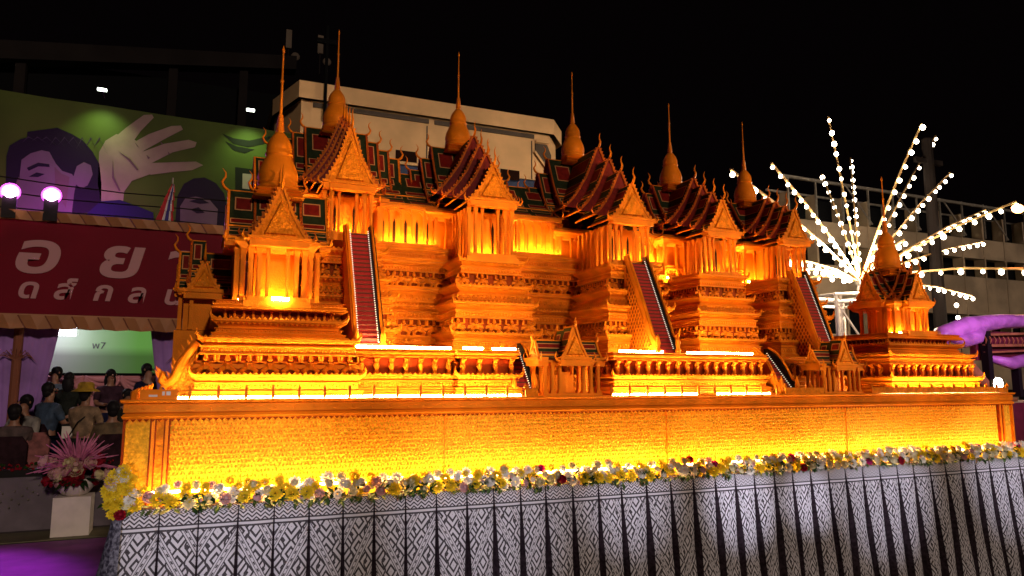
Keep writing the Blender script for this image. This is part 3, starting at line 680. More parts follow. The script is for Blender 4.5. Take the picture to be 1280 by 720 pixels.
# ------------------------------------------------------------ cloth skirt
def cloth_material():
    m = bpy.data.materials.new('ikat_cloth'); m.use_nodes = True; nt = m.node_tree; N = nt.nodes; L = nt.links; p = N['Principled BSDF']
    p.inputs['Roughness'].default_value = .8; p.inputs['Specular IOR Level'].default_value = .2
    uv = N.new('ShaderNodeUVMap'); uv.uv_map = 'UVMap'; sep = N.new('ShaderNodeSeparateXYZ'); L.new(uv.outputs[0], sep.inputs[0])
    def mth(op, a, b=None, c=None):
        n = N.new('ShaderNodeMath'); n.operation = op
        for i, v in enumerate((a, b, c)):
            if v is None: continue
            if hasattr(v, 'is_output') or not isinstance(v, (int, float)): L.new(v, n.inputs[i])
            else: n.inputs[i].default_value = v
        return n.outputs[0]
    u, v = sep.outputs[0], sep.outputs[1]      # u in pleat widths, v in metres below the top edge
    def tri(x, per): return mth('ABSOLUTE', mth('SUBTRACT', mth('MULTIPLY', mth('FRACT', mth('DIVIDE', x, per)), 2.0), 1.0))   # 1..0..1
    def lt(a, b): return mth('LESS_THAN', a, b)
    def gt(a, b): return mth('GREATER_THAN', a, b)
    def AND(a, b): return mth('MULTIPLY', a, b)
    def OR(a, b): return mth('MAXIMUM', a, b)
    # main chevrons: period two pleats, amplitude .46 m
    tu = tri(u, 2.0)
    s = mth('ADD', v, mth('MULTIPLY', tu, -.44))                  # constant along the slanting arms
    ph = mth('FRACT', mth('DIVIDE', mth('ADD', s, 2.0), .36))
    arm_ = AND(gt(ph, .0), lt(ph, .34))
    edge = OR(AND(gt(ph, .0), lt(ph, .035)), OR(AND(gt(ph, .10), lt(ph, .125)), OR(AND(gt(ph, .215), lt(ph, .24)), AND(gt(ph, .305), lt(ph, .34)))))
    dots = AND(AND(gt(ph, .14), lt(ph, .20)), gt(mth('SINE', mth('MULTIPLY', v, 120.0)), .2))
    # filling between the arms: nested lozenges and hooks
    f1 = tri(u, .5); f2 = tri(mth('ADD', v, mth('MULTIPLY', tu, .02)), .20)
    loz = mth('FRACT', mth('MULTIPLY', mth('ADD', mth('MULTIPLY', f1, .8), f2), 1.7))
    fill = lt(loz, .48)
    hook = gt(mth('SINE', mth('ADD', mth('MULTIPLY', v, 105.0), mth('MULTIPLY', mth('SINE', mth('MULTIPLY', u, 18.85)), 2.6))), .35)
    wl = lt(mth('ABSOLUTE', mth('SUBTRACT', mth('FRACT', mth('ADD', mth('MULTIPLY', u, 2.0), mth('MULTIPLY', mth('SINE', mth('MULTIPLY', v, 52.0)), .10))), .5)), .055)
    fill = mth('MAXIMUM', mth('MULTIPLY', lt(loz, .42), 1.0), wl)
    body = mth('ADD', AND(arm_, OR(edge, dots)), AND(mth('SUBTRACT', 1.0, arm_), fill))
    # top border: zigzags and a white stripe between two black ones
    z = tri(u, .25); zz = mth('FRACT', mth('DIVIDE', mth('ADD', v, mth('MULTIPLY', z, .028)), .030)); zig = lt(zz, .45)
    fine = gt(mth('SINE', mth('MULTIPLY', mth('ADD', mth('MULTIPLY', u, 1.0), mth('MULTIPLY', tri(v, .03), .1)), 62.8)), .0)
    top = OR(AND(lt(v, .045), fine), AND(gt(v, .045), zig))
    isTop = lt(v, .118); stripe = AND(gt(v, .118), lt(v, .162)); white = AND(gt(v, .130), lt(v, .148))
    k = mth('ADD', mth('MULTIPLY', isTop, top), mth('MULTIPLY', gt(v, .162), body))
    k = mth('ADD', k, mth('MULTIPLY', stripe, mth('SUBTRACT', 1.0, white)))
    nz = N.new('ShaderNodeTexNoise'); nz.inputs['Scale'].default_value = 90; L.new(uv.outputs[0], nz.inputs['Vector'])
    k = mth('MULTIPLY', k, mth('ADD', mth('MULTIPLY', nz.outputs['Fac'], .5), .68))
    mx = N.new('ShaderNodeMix'); mx.data_type = 'RGBA'; mx.inputs[6].default_value = (0.58, 0.55, 0.60, 1); mx.inputs[7].default_value = (0.018, 0.012, 0.016, 1)
    cl = N.new('ShaderNodeClamp'); L.new(k, cl.inputs[0]); L.new(cl.outputs[0], mx.inputs[0]); L.new(mx.outputs[2], p.inputs['Base Color'])
    n2 = N.new('ShaderNodeTexNoise'); n2.inputs['Scale'].default_value = 160; bp = N.new('ShaderNodeBump'); bp.inputs['Strength'].default_value = .25; bp.inputs['Distance'].default_value = .002
    L.new(n2.outputs['Fac'], bp.inputs['Height']); L.new(bp.outputs[0], p.inputs['Normal'])
    return m
M['ikat'] = cloth_material()
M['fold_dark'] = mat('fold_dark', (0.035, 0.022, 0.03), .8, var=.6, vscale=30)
SK = thing('cloth_skirt', 'black and white ikat cloth skirt hanging in box pleats round the float', 'cloth', (0, -.14, .88))
def pleat(x0, x1, idx, seed):
    r = random.Random(seed); wd = x1 - x0; H = 1.46; rows = 22
    vs = []; uvs = []; fs = []; mis = []
    gap0 = wd * .025; gap1 = wd * (.05 + .05 * r.random() + .013 * min(idx, 22) ) ; ph = r.uniform(0, 6); lean = r.uniform(-.012, .012)
    cols = [(-.35, .055, 1), (0, .0, 0), (.12, -.012, 0), (.35, -.020, 0), (.65, -.018, 0), (.88, -.010, 0), (1.0, .004, 0), (1.30, .055, 1)]
    for j in range(rows + 1):
        f = j / rows; z = -H * f; gg = gap0 + (gap1 - gap0) * min(1, f * 2.2)
        for ci, (c, y, side) in enumerate(cols):
            cc = min(max(c, 0), 1); x = x0 + gg * .5 + cc * (wd - gg) + lean * f
            if side: x = (x0 - .004 if c < 0 else x1 + .004)
            yy = y * min(1, .35 + f * 1.5) - .13 * f + .022 * math.sin(ph + f * 4 + c * 3) * f * (0 if side else 1)
            vs.append((x, yy, z)); uvs.append((idx + cc, H * f))
    n = len(cols)
    for j in range(rows):
        for c in range(n - 1):
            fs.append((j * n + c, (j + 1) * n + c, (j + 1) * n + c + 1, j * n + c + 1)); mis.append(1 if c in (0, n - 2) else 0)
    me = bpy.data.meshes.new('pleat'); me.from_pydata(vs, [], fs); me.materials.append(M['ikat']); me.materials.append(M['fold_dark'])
    me.polygons.foreach_set('material_index', mis); me.polygons.foreach_set('use_smooth', [True] * len(fs))
    ul = me.uv_layers.new(name='UVMap')
    for pl in me.polygons:
        for li in pl.loop_indices: ul.data[li].uv = uvs[me.loops[li].vertex_index]
    o = bpy.data.objects.new('pleat', me); C.objects.link(o); o.parent = SK
xx = .03; i = 0; rr = random.Random(11)
while xx < 10.6:
    wv = .262 + rr.uniform(-.018, .018); pleat(xx, xx + wv, i, i); xx += wv; i += 1
# gathered corner at the left end, then the side
b = MB(); rows = 10; cols = 22
for j in range(rows + 1):
    f = j / rows
    for c in range(cols + 1):
        a = PI * 1.5 - (PI / 2) * c / 10 if c <= 10 else PI
        rad = .055 + .30 * f ** 1.05 + .012 * math.sin(c * 2.6) * (0.3 + f)
        x = .05 + rad * math.cos(a); y = -.0 + rad * math.sin(a) + (0 if c <= 10 else (c - 10) * .28)
        b.v.append((x, y, -1.46 * f))
for j in range(rows):
    for c in range(cols): b.f.append((j * (cols + 1) + c, j * (cols + 1) + c + 1, (j + 1) * (cols + 1) + c + 1, (j + 1) * (cols + 1) + c)); b.m.append(0)
M['cloth_side'] = mat('cloth_side', (0.16, 0.15, 0.19), .6, var=.9, vscale=45, bump=.8, bscale=40, bdist=.02, col2=(0.02, .015, .03))
b.build('gathered_corner', 'cloth_side', SK, smooth=True)
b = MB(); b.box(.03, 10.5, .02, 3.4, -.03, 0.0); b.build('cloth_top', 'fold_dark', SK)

# ------------------------------------------------------------ flower garland
G = thing('flower_garland', 'garland of yellow, white and pink flowers with green leaves along the pedestal foot', 'garland', (0, -.15, .90))
for nme, c in (('petal_yellow', (0.90, 0.66, 0.03)), ('petal_cream', (0.90, 0.80, 0.50)), ('petal_white', (0.92, 0.88, 0.80)), ('petal_pink', (0.80, 0.50, 0.50)), ('petal_red', (0.36, 0.01, 0.03)), ('petal_magenta', (0.50, 0.02, 0.16))):
    M[nme] = mat(nme, c, .6, var=.2, vscale=40)
for k in ('petal_yellow', 'petal_cream', 'petal_white', 'petal_pink', 'petal_red', 'petal_magenta'):
    nt = M[k].node_tree; pb = nt.nodes['Principled BSDF']; pb.inputs['Specular IOR Level'].default_value = .15; tr = nt.nodes.new('ShaderNodeBsdfTranslucent'); tr.inputs[0].default_value = pb.inputs['Base Color'].default_value
    ms = nt.nodes.new('ShaderNodeMixShader'); ms.inputs[0].default_value = .42; out = nt.nodes['Material Output']
    nt.links.new(pb.outputs[0], ms.inputs[1]); nt.links.new(tr.outputs[0], ms.inputs[2]); nt.links.new(ms.outputs[0], out.inputs[0])
M['leaf'] = mat('leaf', (0.045, 0.10, 0.018), .45, var=.5, vscale=30)
M['leaf_dark'] = mat('leaf_dark', (0.02, 0.05, 0.012), .5, var=.5, vscale=30)
def mum(mt):
    b = MB(); r = random.Random(5)
    for ring, (n, rad, zz, el) in enumerate(((11, .05, .0, .05), (10, .044, .010, .5), (8, .033, .018, .9), (5, .02, .024, 1.25))):
        for k in range(n):
            a = 2 * PI * (k + ring * .5) / n + r.uniform(-.1, .1); ca, sa = math.cos(a), math.sin(a); e = el + r.uniform(-.1, .1)
            L_ = rad; wv = rad * .30; ce, se = math.cos(e), math.sin(e)
            def P(t, s_): return ((L_ * t * ce + .004) * ca - s_ * wv * sa, (L_ * t * ce + .004) * sa + s_ * wv * ca, zz + L_ * t * se + .004 * (1 - abs(s_)))
            b.add([P(.05, 0), P(.6, -1), P(1, 0), P(.6, 1)], [(0, 1, 2, 3)])
    return b.mesh('flower', mt)
def rose(mt):
    b = MB()
    for ring, (n, rad, h) in enumerate(((5, .040, .030), (4, .030, .040), (3, .018, .046))):
        for k in range(n):
            a0 = 2 * PI * (k + ring * .4) / n; pts = []
            for s_ in (-1, 0, 1):
                a = a0 + s_ * PI / n * 1.15
                pts += [(rad * .45 * math.cos(a), rad * .45 * math.sin(a), 0), (rad * math.cos(a), rad * math.sin(a), h * .55), (rad * .86 * math.cos(a), rad * .86 * math.sin(a), h * (1 if s_ == 0 else .85))]
            b.add(pts, [(0, 3, 4, 1), (1, 4, 5, 2), (3, 6, 7, 4), (4, 7, 8, 5)])
    b.ball((0, 0, .02), .018, 0, 6, 4)
    return b.mesh('flower', mt)
FL = [(mum('petal_yellow'), 34), (rose('petal_cream'), 18), (mum('petal_white'), 16), (rose('petal_white'), 10), (rose('petal_pink'), 7), (rose('petal_red'), 2), (rose('petal_magenta'), 3), (mum('petal_cream'), 10)]
fp = [f for f, wt in FL for _ in range(wt)]
rf = random.Random(21)
def facing(o, d, roll):
    q = Vector(d).to_track_quat('Z', 'Y'); o.rotation_euler = (q @ Matrix.Rotation(roll, 3, 'Z').to_quaternion()).to_euler()
pos = []
for i in range(262):
    x = .02 + 10.30 * (i + rf.uniform(-.4, .4)) / 262; rw = i % 3
    z = (.03, .115, .07)[rw] + rf.uniform(-.02, .02); y = (-.06, .02, -.02)[rw] + rf.uniform(-.01, .01)
    if x < 2: z += .01
    pos.append((x, y, z, 1.0 if x < 6 else 1.1))
for i in range(34):       # spray climbing the left corner
    a = rf.uniform(0, 2 * PI); q = rf.random() ** .5
    pos.append((.03 + .09 * q * math.cos(a), -.03 - .05 * rf.random(), .12 + .17 * q * math.sin(a), .85))
for x, y, z, s in pos:
    me = rf.choice(fp)
    if x < 1.5 and rf.random() < .3: me = FL[0][0]
    o = put('flower', me, G, (x, y, z)); s *= rf.uniform(.8, 1.25); o.scale = (s, s, s)
    facing(o, (rf.uniform(-.5, .35), -1, rf.uniform(.1, 1.0)), rf.uniform(0, 6))
b = MB()
for i in range(1500):
    x = rf.uniform(-.02, 10.35); 
    if i % 5 == 0: x = round(x / .55) * .55 + rf.gauss(0, .05)
    c = Vector((x, rf.uniform(-.07, .0), rf.uniform(-.02, .09))); L_ = rf.uniform(.04, .09)
    d = Vector((rf.uniform(-1, 1), rf.uniform(-.8, -.1), rf.uniform(-1.0, .35))).normalized(); sd = d.cross(Vector((0, -.5, 1))).normalized() * L_ * .22
    b.add([c, c + d * L_ * .5 + sd + Vector((0, -.006, 0)), c + d * L_, c + d * L_ * .5 - sd + Vector((0, -.006, 0))], [(0, 1, 2, 3)], rf.choice((0, 0, 1)))
b.build('leaves', ['leaf', 'leaf_dark'], G, kind='stuff')
b = MB()
for i in range(60): b.ball((rf.uniform(0, 10.3), rf.uniform(-.09, -.02), rf.uniform(0, .1)), rf.uniform(.008, .014), 0, 6, 4, (1, 1, 1.3))
b.build('buds', 'petal_pink', G, kind='stuff')
for mi, mtn in enumerate(('petal_cream', 'petal_yellow', 'petal_white')):
    b = MB(); src = FL[(1, 0, 2)[mi]][0]; sv = [tuple(v.co) for v in src.vertices]; sf = [tuple(p.vertices) for p in src.polygons]
    for i in range(130):
        q = Vector((rf.uniform(-.4, .4), -1, rf.uniform(0, 1))).to_track_quat('Z', 'Y'); k = rf.uniform(.5, .95)
        b.X = Matrix.Translation((rf.uniform(.0, 10.35), rf.uniform(-.05, .03), rf.uniform(.0, .14))) @ q.to_matrix().to_4x4() @ Matrix.Scale(k, 4); b.add(sv, sf)
    b.build('small_blossoms', mtn, G, kind='stuff')

# ------------------------------------------------------------ pedestal vase with pink spray
V = thing('flower_vase', 'white pedestal bowl overflowing with spiky pink flowers on the left', 'vase', (-.80, 4.1, .013))
b = MB(); b.box(-.145, .145, -.13, .13, .17, .50); b.build('pedestal', 'white_paint', V)
b = MB(); b.lathe([(.06, .50), (.10, .515), (.13, .55), (.165, .60), (.18, .65), (.165, .65), (.12, .60)], 18); b.build('bowl', 'white_paint', V, smooth=True)
M['spike_pink'] = mat('spike_pink', (0.60, 0.16, 0.34), .6, var=.3, vscale=15)
b = MB()
for i in range(95):
    a = rf.uniform(0, 2 * PI); e = rf.uniform(.05, 1.35); d = Vector((math.cos(a) * math.cos(e), math.sin(a) * math.cos(e), math.sin(e))); L_ = rf.uniform(.22, .34)
    c = Vector((0, 0, .72)) + d * .06; dr = Vector((0, 0, -.05 * math.cos(e)))
    b.tube([c, c + d * L_ * .55, c + d * L_ + dr], [.006, .011, .003], 4)
b.build('spiky_blooms', 'spike_pink', V)
for i in range(30):
    a = rf.uniform(PI, 2 * PI); o = put('flower', rf.choice([FL[4][0], FL[4][0], FL[1][0], FL[5][0]]), V, (.22 * math.cos(a) * rf.uniform(.5, 1.1), .17 * math.sin(a), rf.uniform(.62, .80))); s = rf.uniform(1.1, 1.7); o.scale = (s, s, s)
    facing(o, (math.cos(a), math.sin(a), .3), 0)
b = MB()
for i in range(60):
    a = rf.uniform(0, 2 * PI); c = Vector((.12 * math.cos(a), .12 * math.sin(a), .66)); d = Vector((math.cos(a), math.sin(a), rf.uniform(-.6, .3))); sd = d.cross(Vector((0, 0, 1))).normalized() * .02
    b.add([c, c + d * .08 + sd, c + d * .17, c + d * .08 - sd], [(0, 1, 2, 3)])
b.build('leaves', 'leaf_dark', V, kind='stuff')

for o in list(V.children): o.location.z -= .17
V.scale = (1.35, 1.35, 1.35)

# ------------------------------------------------------------ stage riser with chain garland and red planter
M['riser'] = mat('riser', (0.13, 0.10, 0.13), .7, var=.3, vscale=4)
t = thing('stage_riser', 'low grey cloth-covered riser behind the pink flower vase, hung with chain garlands', 'riser', (-2.4, 4.6, 0))
b = MB(); b.box(-5, 2.6, 0, .5, 0, .64); b.build('front', 'riser', t)
for q in range(3):
    c = MB(); n = 14 + q * 2
    for i in range(n + 1):
        f = i / n; x = -.35 + 1.75 * f; z = .62 - (.18 + .10 * q) * math.sin(PI * f)
        c.ball((x + q * .02, -.025 - .01 * q, z), .012, 0, 5, 4)
    c.build('chain_garland', 'metal', t)
t = thing('planter', 'row of small red flowers in a planter at the back of the riser', 'planter', (-2.4, 4.66, .642))
b = MB(); b.box(-4, 2.3, 0, .16, 0, .08); b.build('trough', 'black', t)
b = MB()
for i in range(420): b.ball((rf.uniform(-4, 2.2), rf.uniform(-.02, .16), .10 + rf.uniform(-.03, .05)), rf.uniform(.012, .026), rf.choice((0, 0, 0, 1)), 5, 3)
b.build('blossoms', ['petal_red', 'leaf_dark'], t, kind='stuff')

# ------------------------------------------------------------ marquee with sign
M['sign_red'] = mat('sign_red', (0.17, 0.002, 0.014), .6, var=.2, vscale=.8)
M['sign_letter'] = mat('sign_letter', (0.48, 0.24, 0.26), .6)
M['gold_cloth'] = mat('gold_cloth', (0.42, 0.17, 0.07), .6, var=.2, vscale=3)
M['lilac_cloth'] = mat('lilac_cloth', (0.32, 0.16, 0.50), .8, var=.3, vscale=2)
M['pink_cloth'] = mat('pink_cloth', (0.55, 0.22, 0.26), .8, var=.2, vscale=3)
M['cloth_line'] = mat('cloth_line', (0.20, 0.06, 0.03), .8)
MQ = thing('marquee', 'open festival marquee with long red lettered sign and gold pleated trim', 'tent', (-2.0, 7.5, 0))
b = MB(); b.box(-5, 4.2, 0, .06, 2.86, 4.42); b.build('sign_panel', 'sign_red', MQ)
b = MB(); b.box(-5, 4.2, .07, 4.0, 4.30, 4.36); b.box(-5, 4.2, .08, .12, 2.70, 2.86); b.build('roof', 'gold_cloth', MQ)
def trim(z0, z1, y, hgt):
    n = 24; wv = .37
    for i in range(n):
        x = -4.9 + i * wv
        b = MB(); sag = .02 if hgt < 0 else 0
        b.add([(x, y, z0), (x + wv * .96, y, z0), (x + wv * .96 - .10, y - .05, z1), (x - .10, y - .05, z1), (x + wv * .48, y - .05, z0 - sag), (x + wv * .48 - .1, y - .08, (z1))],
              [(0, 4, 5, 3), (4, 1, 2, 5)])
        b.bar((x, y - .012, z0), (x - .1, y - .062, z1), .012, 4, 1)
        b.build('pleated_trim', ['gold_cloth', 'cloth_line'], MQ)
trim(4.40, 4.55, -.03, 1); trim(2.66, 2.86, -.03, -1)
b = MB(); b.box(-5, 4.2, -.04, -.01, 2.86, 2.885); b.build('trim_edge', 'gold_cloth', MQ)
def text(ch, x, z, size, off=.012, parent=None, y=-.012, mt='sign_letter', shear=.18, name='letter', ry=0):
    cu = bpy.data.curves.new('letter', 'FONT'); cu.body = ch; cu.size = size; cu.extrude = .006; cu.offset = off; cu.shear = shear; cu.resolution_u = 4
    o = bpy.data.objects.new('tmp', cu); C.objects.link(o)
    dg = bpy.context.evaluated_depsgraph_get(); me = bpy.data.meshes.new_from_object(o.evaluated_get(dg)); bpy.data.objects.remove(o)
    me.materials.clear(); me.materials.append(M[mt])
    r = bpy.data.objects.new(name, me); C.objects.link(r); r.parent = parent; r.location = (x, y, z); r.rotation_euler = (PI / 2, 0, ry); r.scale = (1.3 if mt == 'sign_letter' and size > .5 else 1.12, 1, 1); return r
for ch, x, z, sz in (('อ', -2.38, 3.57, .90), ('ย', -1.20, 3.56, .90), ('า', -.17, 3.50, .98), ('ด', -2.26, 3.15, .44), ('ส์', -1.76, 3.15, .44), ('ก', -1.20, 3.15, .44), ('ล', -.69, 3.14, .44), ('น', -.15, 3.13, .44), ('ู', -2.50, 3.60, .8)):
    text(ch, x + 2.0, z, sz, off=.022 if sz > .5 else .012, parent=MQ)
for x in (-2.24, .25):
    b = MB(); b.lathe([(.07, 0), (.07, 2.7)], 10, (x + 2.0, .35, 0)); b.build('pole', 'cloth_line', MQ)
    for s in (-1, 1):     # lilac curtain gathered at the pole
        c = MB(); rows = 12; cl = 9
        for j in range(rows + 1):
            f = j / rows; z = 2.72 - 2.3 * f; wd = .42 * (1 - f) ** .8 + .10
            for k in range(cl + 1):
                g = k / cl; c.v.append((x + 2.0 + s * (.05 + wd * g), .38 + .03 * math.sin(g * 19 + f), z))
        for j in range(rows):
            for k in range(cl): c.f.append((j * (cl + 1) + k, j * (cl + 1) + k + 1, (j + 1) * (cl + 1) + k + 1, (j + 1) * (cl + 1) + k)); c.m.append(0)
        c.build('curtain', 'lilac_cloth', MQ, smooth=True)
    c = MB()
    for k in range(9):
        a = PI * k / 8; c.tube([(x + 2.0, .30, 2.15), (x + 2.0 + .18 * math.cos(a), .24, 2.24 + .10 * math.sin(a)), (x + 2.0 + .30 * math.cos(a), .24, 2.12 + .06 * math.sin(a))], [.012, .010, .002], 4)
    c.build('palm_sprig', 'cloth_line', MQ)
# lamps on the marquee roof
M['glow_violet'] = mat('glow_violet', (1, .3, 1), .4, emit=(.85, .05, .95), estr=.9, sample=False)
M['lamp_violet'] = mat('lamp_violet', (1, .6, 1), .4, emit=(1.0, 0.42, 1.0), estr=22, sample=False)
for (x, z), lb in (((-2.44, 4.83), 'left of the two violet stage lamps glowing above the red sign'), ((-1.87, 4.83), 'right of the two violet stage lamps glowing above the red sign')):
    t = thing('stage_lamp', lb, 'lamp', (x, 7.42, z - .16), 'violet stage lamps')
    b = MB(); b.X = Matrix.Translation((0, 0, .16)) @ Matrix.Rotation(PI / 2, 4, 'X'); b.lathe([(.07, -.16), (.10, -.10), (.11, .0)], 14); b.build('housing', 'black', t)
    b = MB(); b.X = Matrix.Translation((0, -.03, .16)) @ Matrix.Rotation(PI / 2, 4, 'X'); b.lathe([(.095, -.02), (.09, .03), (.06, .05), (.01, .058)], 16); b.build('lens', 'lamp_violet', t, smooth=True)
    b = MB(); b.X = Matrix.Translation((0, .0, .16)) @ Matrix.Rotation(PI / 2, 4, 'X'); b.lathe([(.10, -.01), (.15, .01), (.145, .015), (.09, 0)], 18); b.build('reflector', 'glow_violet', t, smooth=True)  # glowing ring added to imitate the magenta halo round the lens
    b = MB(); b.box(-.1, .1, -.02, .02, -.26, .1); b.build('yoke', 'black', t)
    l = lamp('violet_light', 'POINT', (x - .1, 10.9, z + .45), 40, (.70, .10, 1.0), shadow_soft_size=.08)  # unseen light added near the billboard to imitate the lamps' violet glow
lamp('violet_floor_light', 'SPOT', (-2.2, 7.2, 4.9), 900, (.70, .06, 1.0), aim=(-1.6, 2.0, 0), spot_size=math.radians(22), spot_blend=.8, shadow_soft_size=.1)
# screen, swags, bright fluorescent
M['screen_pic'] = None
m = bpy.data.materials.new('screen_picture'); m.use_nodes = True; nt = m.node_tree; p = nt.nodes['Principled BSDF']; tc = nt.nodes.new('ShaderNodeTexCoord'); sx = nt.nodes.new('ShaderNodeSeparateXYZ'); nt.links.new(tc.outputs['Generated'], sx.inputs[0])
cr = nt.nodes.new('ShaderNodeValToRGB'); cr.color_ramp.elements[0].position = .1; cr.color_ramp.elements[0].color = (.34, .32, .34, 1); cr.color_ramp.elements[1].position = .85; cr.color_ramp.elements[1].color = (.10, .26, .05, 1)
nt.links.new(sx.outputs[0], cr.inputs[0]); cz = nt.nodes.new('ShaderNodeValToRGB'); cz.color_ramp.elements[0].position = .32; cz.color_ramp.elements[0].color = (.5, .45, .5, 1); cz.color_ramp.elements[1].position = .5; cz.color_ramp.elements[1].color = (1, 1, 1, 1)
nt.links.new(sx.outputs[2], cz.inputs[0]); mm = nt.nodes.new('ShaderNodeMix'); mm.data_type = 'RGBA'; mm.blend_type = 'MULTIPLY'; mm.inputs[0].default_value = 1
nt.links.new(cr.outputs[0], mm.inputs[6]); nt.links.new(cz.outputs[0], mm.inputs[7]); nt.links.new(mm.outputs[2], p.inputs['Base Color']); nt.links.new(mm.outputs[2], p.inputs['Emission Color']); p.inputs['Emission Strength'].default_value = .55
M['screen_pic'] = m
t = thing('projection_screen', 'wide grey and green screen at the back of the marquee', 'screen', (-1.4, 10.0, 1.95))
b = MB(); b.box(-1.45, 1.15, 0, .04, .03, 1.05); b.build('picture', 'screen_pic', t)
b = MB(); b.box(-1.5, 1.2, .045, .09, 0, 1.08); b.build('frame', 'black', t)
text('พ7', -.05, .50, .18, off=.0, parent=t, y=-.01, mt='riser', shear=0)
t = thing('fluorescent_lamp', 'bright white lamp under the marquee roof at the left end of the screen', 'lamp', (-1.95, 9.4, 2.86))
M['lamp_white'] = mat('lamp_white', (1, 1, 1), .4, emit=(.85, .85, 1.0), estr=9)
b = MB(); b.box(-.34, .30, -.05, .05, -.20, .0); b.build('tube', 'lamp_white', t); b = MB(); b.box(-.34, .3, -.08, .08, .004, .05); b.build('housing', 'white_paint', t)  # tube box made taller to include the lamp's bloom
t = thing('swagged_table', 'long table front draped with pink swags behind the seated people', 'table', (-1.6, 9.1, 0))
b = MB(); b.box(-1.6, 2.0, .1, .6, .9, 1.92); b.build('table_front', 'pink_cloth', t)
for i in range(6):
    c = MB(); x = -1.55 + i * .58
    for q in range(4):
        c.tube([(x + .56 * f, -.02 - .01 * q, 1.90 - (.06 + .07 * q) * math.sin(PI * f) - .02 * q) for f in [j / 8 for j in range(9)]], [.03 + .012 * math.sin(PI * j / 8) for j in range(9)], 6)
    c.build('swag', 'pink_cloth', t, smooth=True)
b = MB(); b.box(-1.5, 1.8, -.4, .1, .7, .95); b.build('white_ledge', 'white_paint', t)
for x, y, wv, h, lb in ((-.85, 7.5, .30, 1.10, 'white storage box with dark lid behind the person in the yellow hat'), (-.36, 7.9, .4, 1.35, 'white box standing on the marquee floor near the seated woman'), (-1.33, 7.3, .2, 1.12, 'narrow white box between the blue shirt and the yellow hat')):
    t = thing('storage_box', lb, 'box', (x, y, 0), 'white boxes in the marquee'); b = MB(); b.box(-wv / 2, wv / 2, -.15, .15, 0, h); b.build('body', 'white_paint', t); b = MB(); b.box(-wv / 2 - .01, wv / 2 + .01, -.16, .16, h + .001, h + .03); b.build('lid', 'black', t)
b = MB(); b.box(-6, 3, 8.0, 12, .004, .34); M['stage_floor'] = mat('stage_floor', (0.08, .04, .05), .7, var=.3); struct(b.build('stage_floor', 'stage_floor'))

# ------------------------------------------------------------ people
def skin_mesh(name, pts, edges, radii, mt, sub=1):
    me = bpy.data.meshes.new(name); me.from_pydata(pts, edges, []); o = bpy.data.objects.new(name, me); C.objects.link(o)
    md = o.modifiers.new('s', 'SKIN'); md.use_smooth_shade = True
    for i, r in enumerate(radii):
        v = me.skin_vertices[0].data[i]; v.radius = r if isinstance(r, tuple) else (r, r); v.use_root = (i == 0)
    sd = o.modifiers.new('u', 'SUBSURF'); sd.levels = sub; sd.render_levels = sub
    dg = bpy.context.evaluated_depsgraph_get(); nm = bpy.data.meshes.new_from_object(o.evaluated_get(dg)); bpy.data.objects.remove(o)
    nm.materials.clear(); nm.materials.append(M[mt]); return nm
def colm(name, c):
    if name not in M: M[name] = mat(name, tuple(q * .62 for q in c), .8, var=.5, vscale=9, bump=.6, bscale=14, bdist=.03)  # colours darkened to put the dim light on the crowd into them
    return name
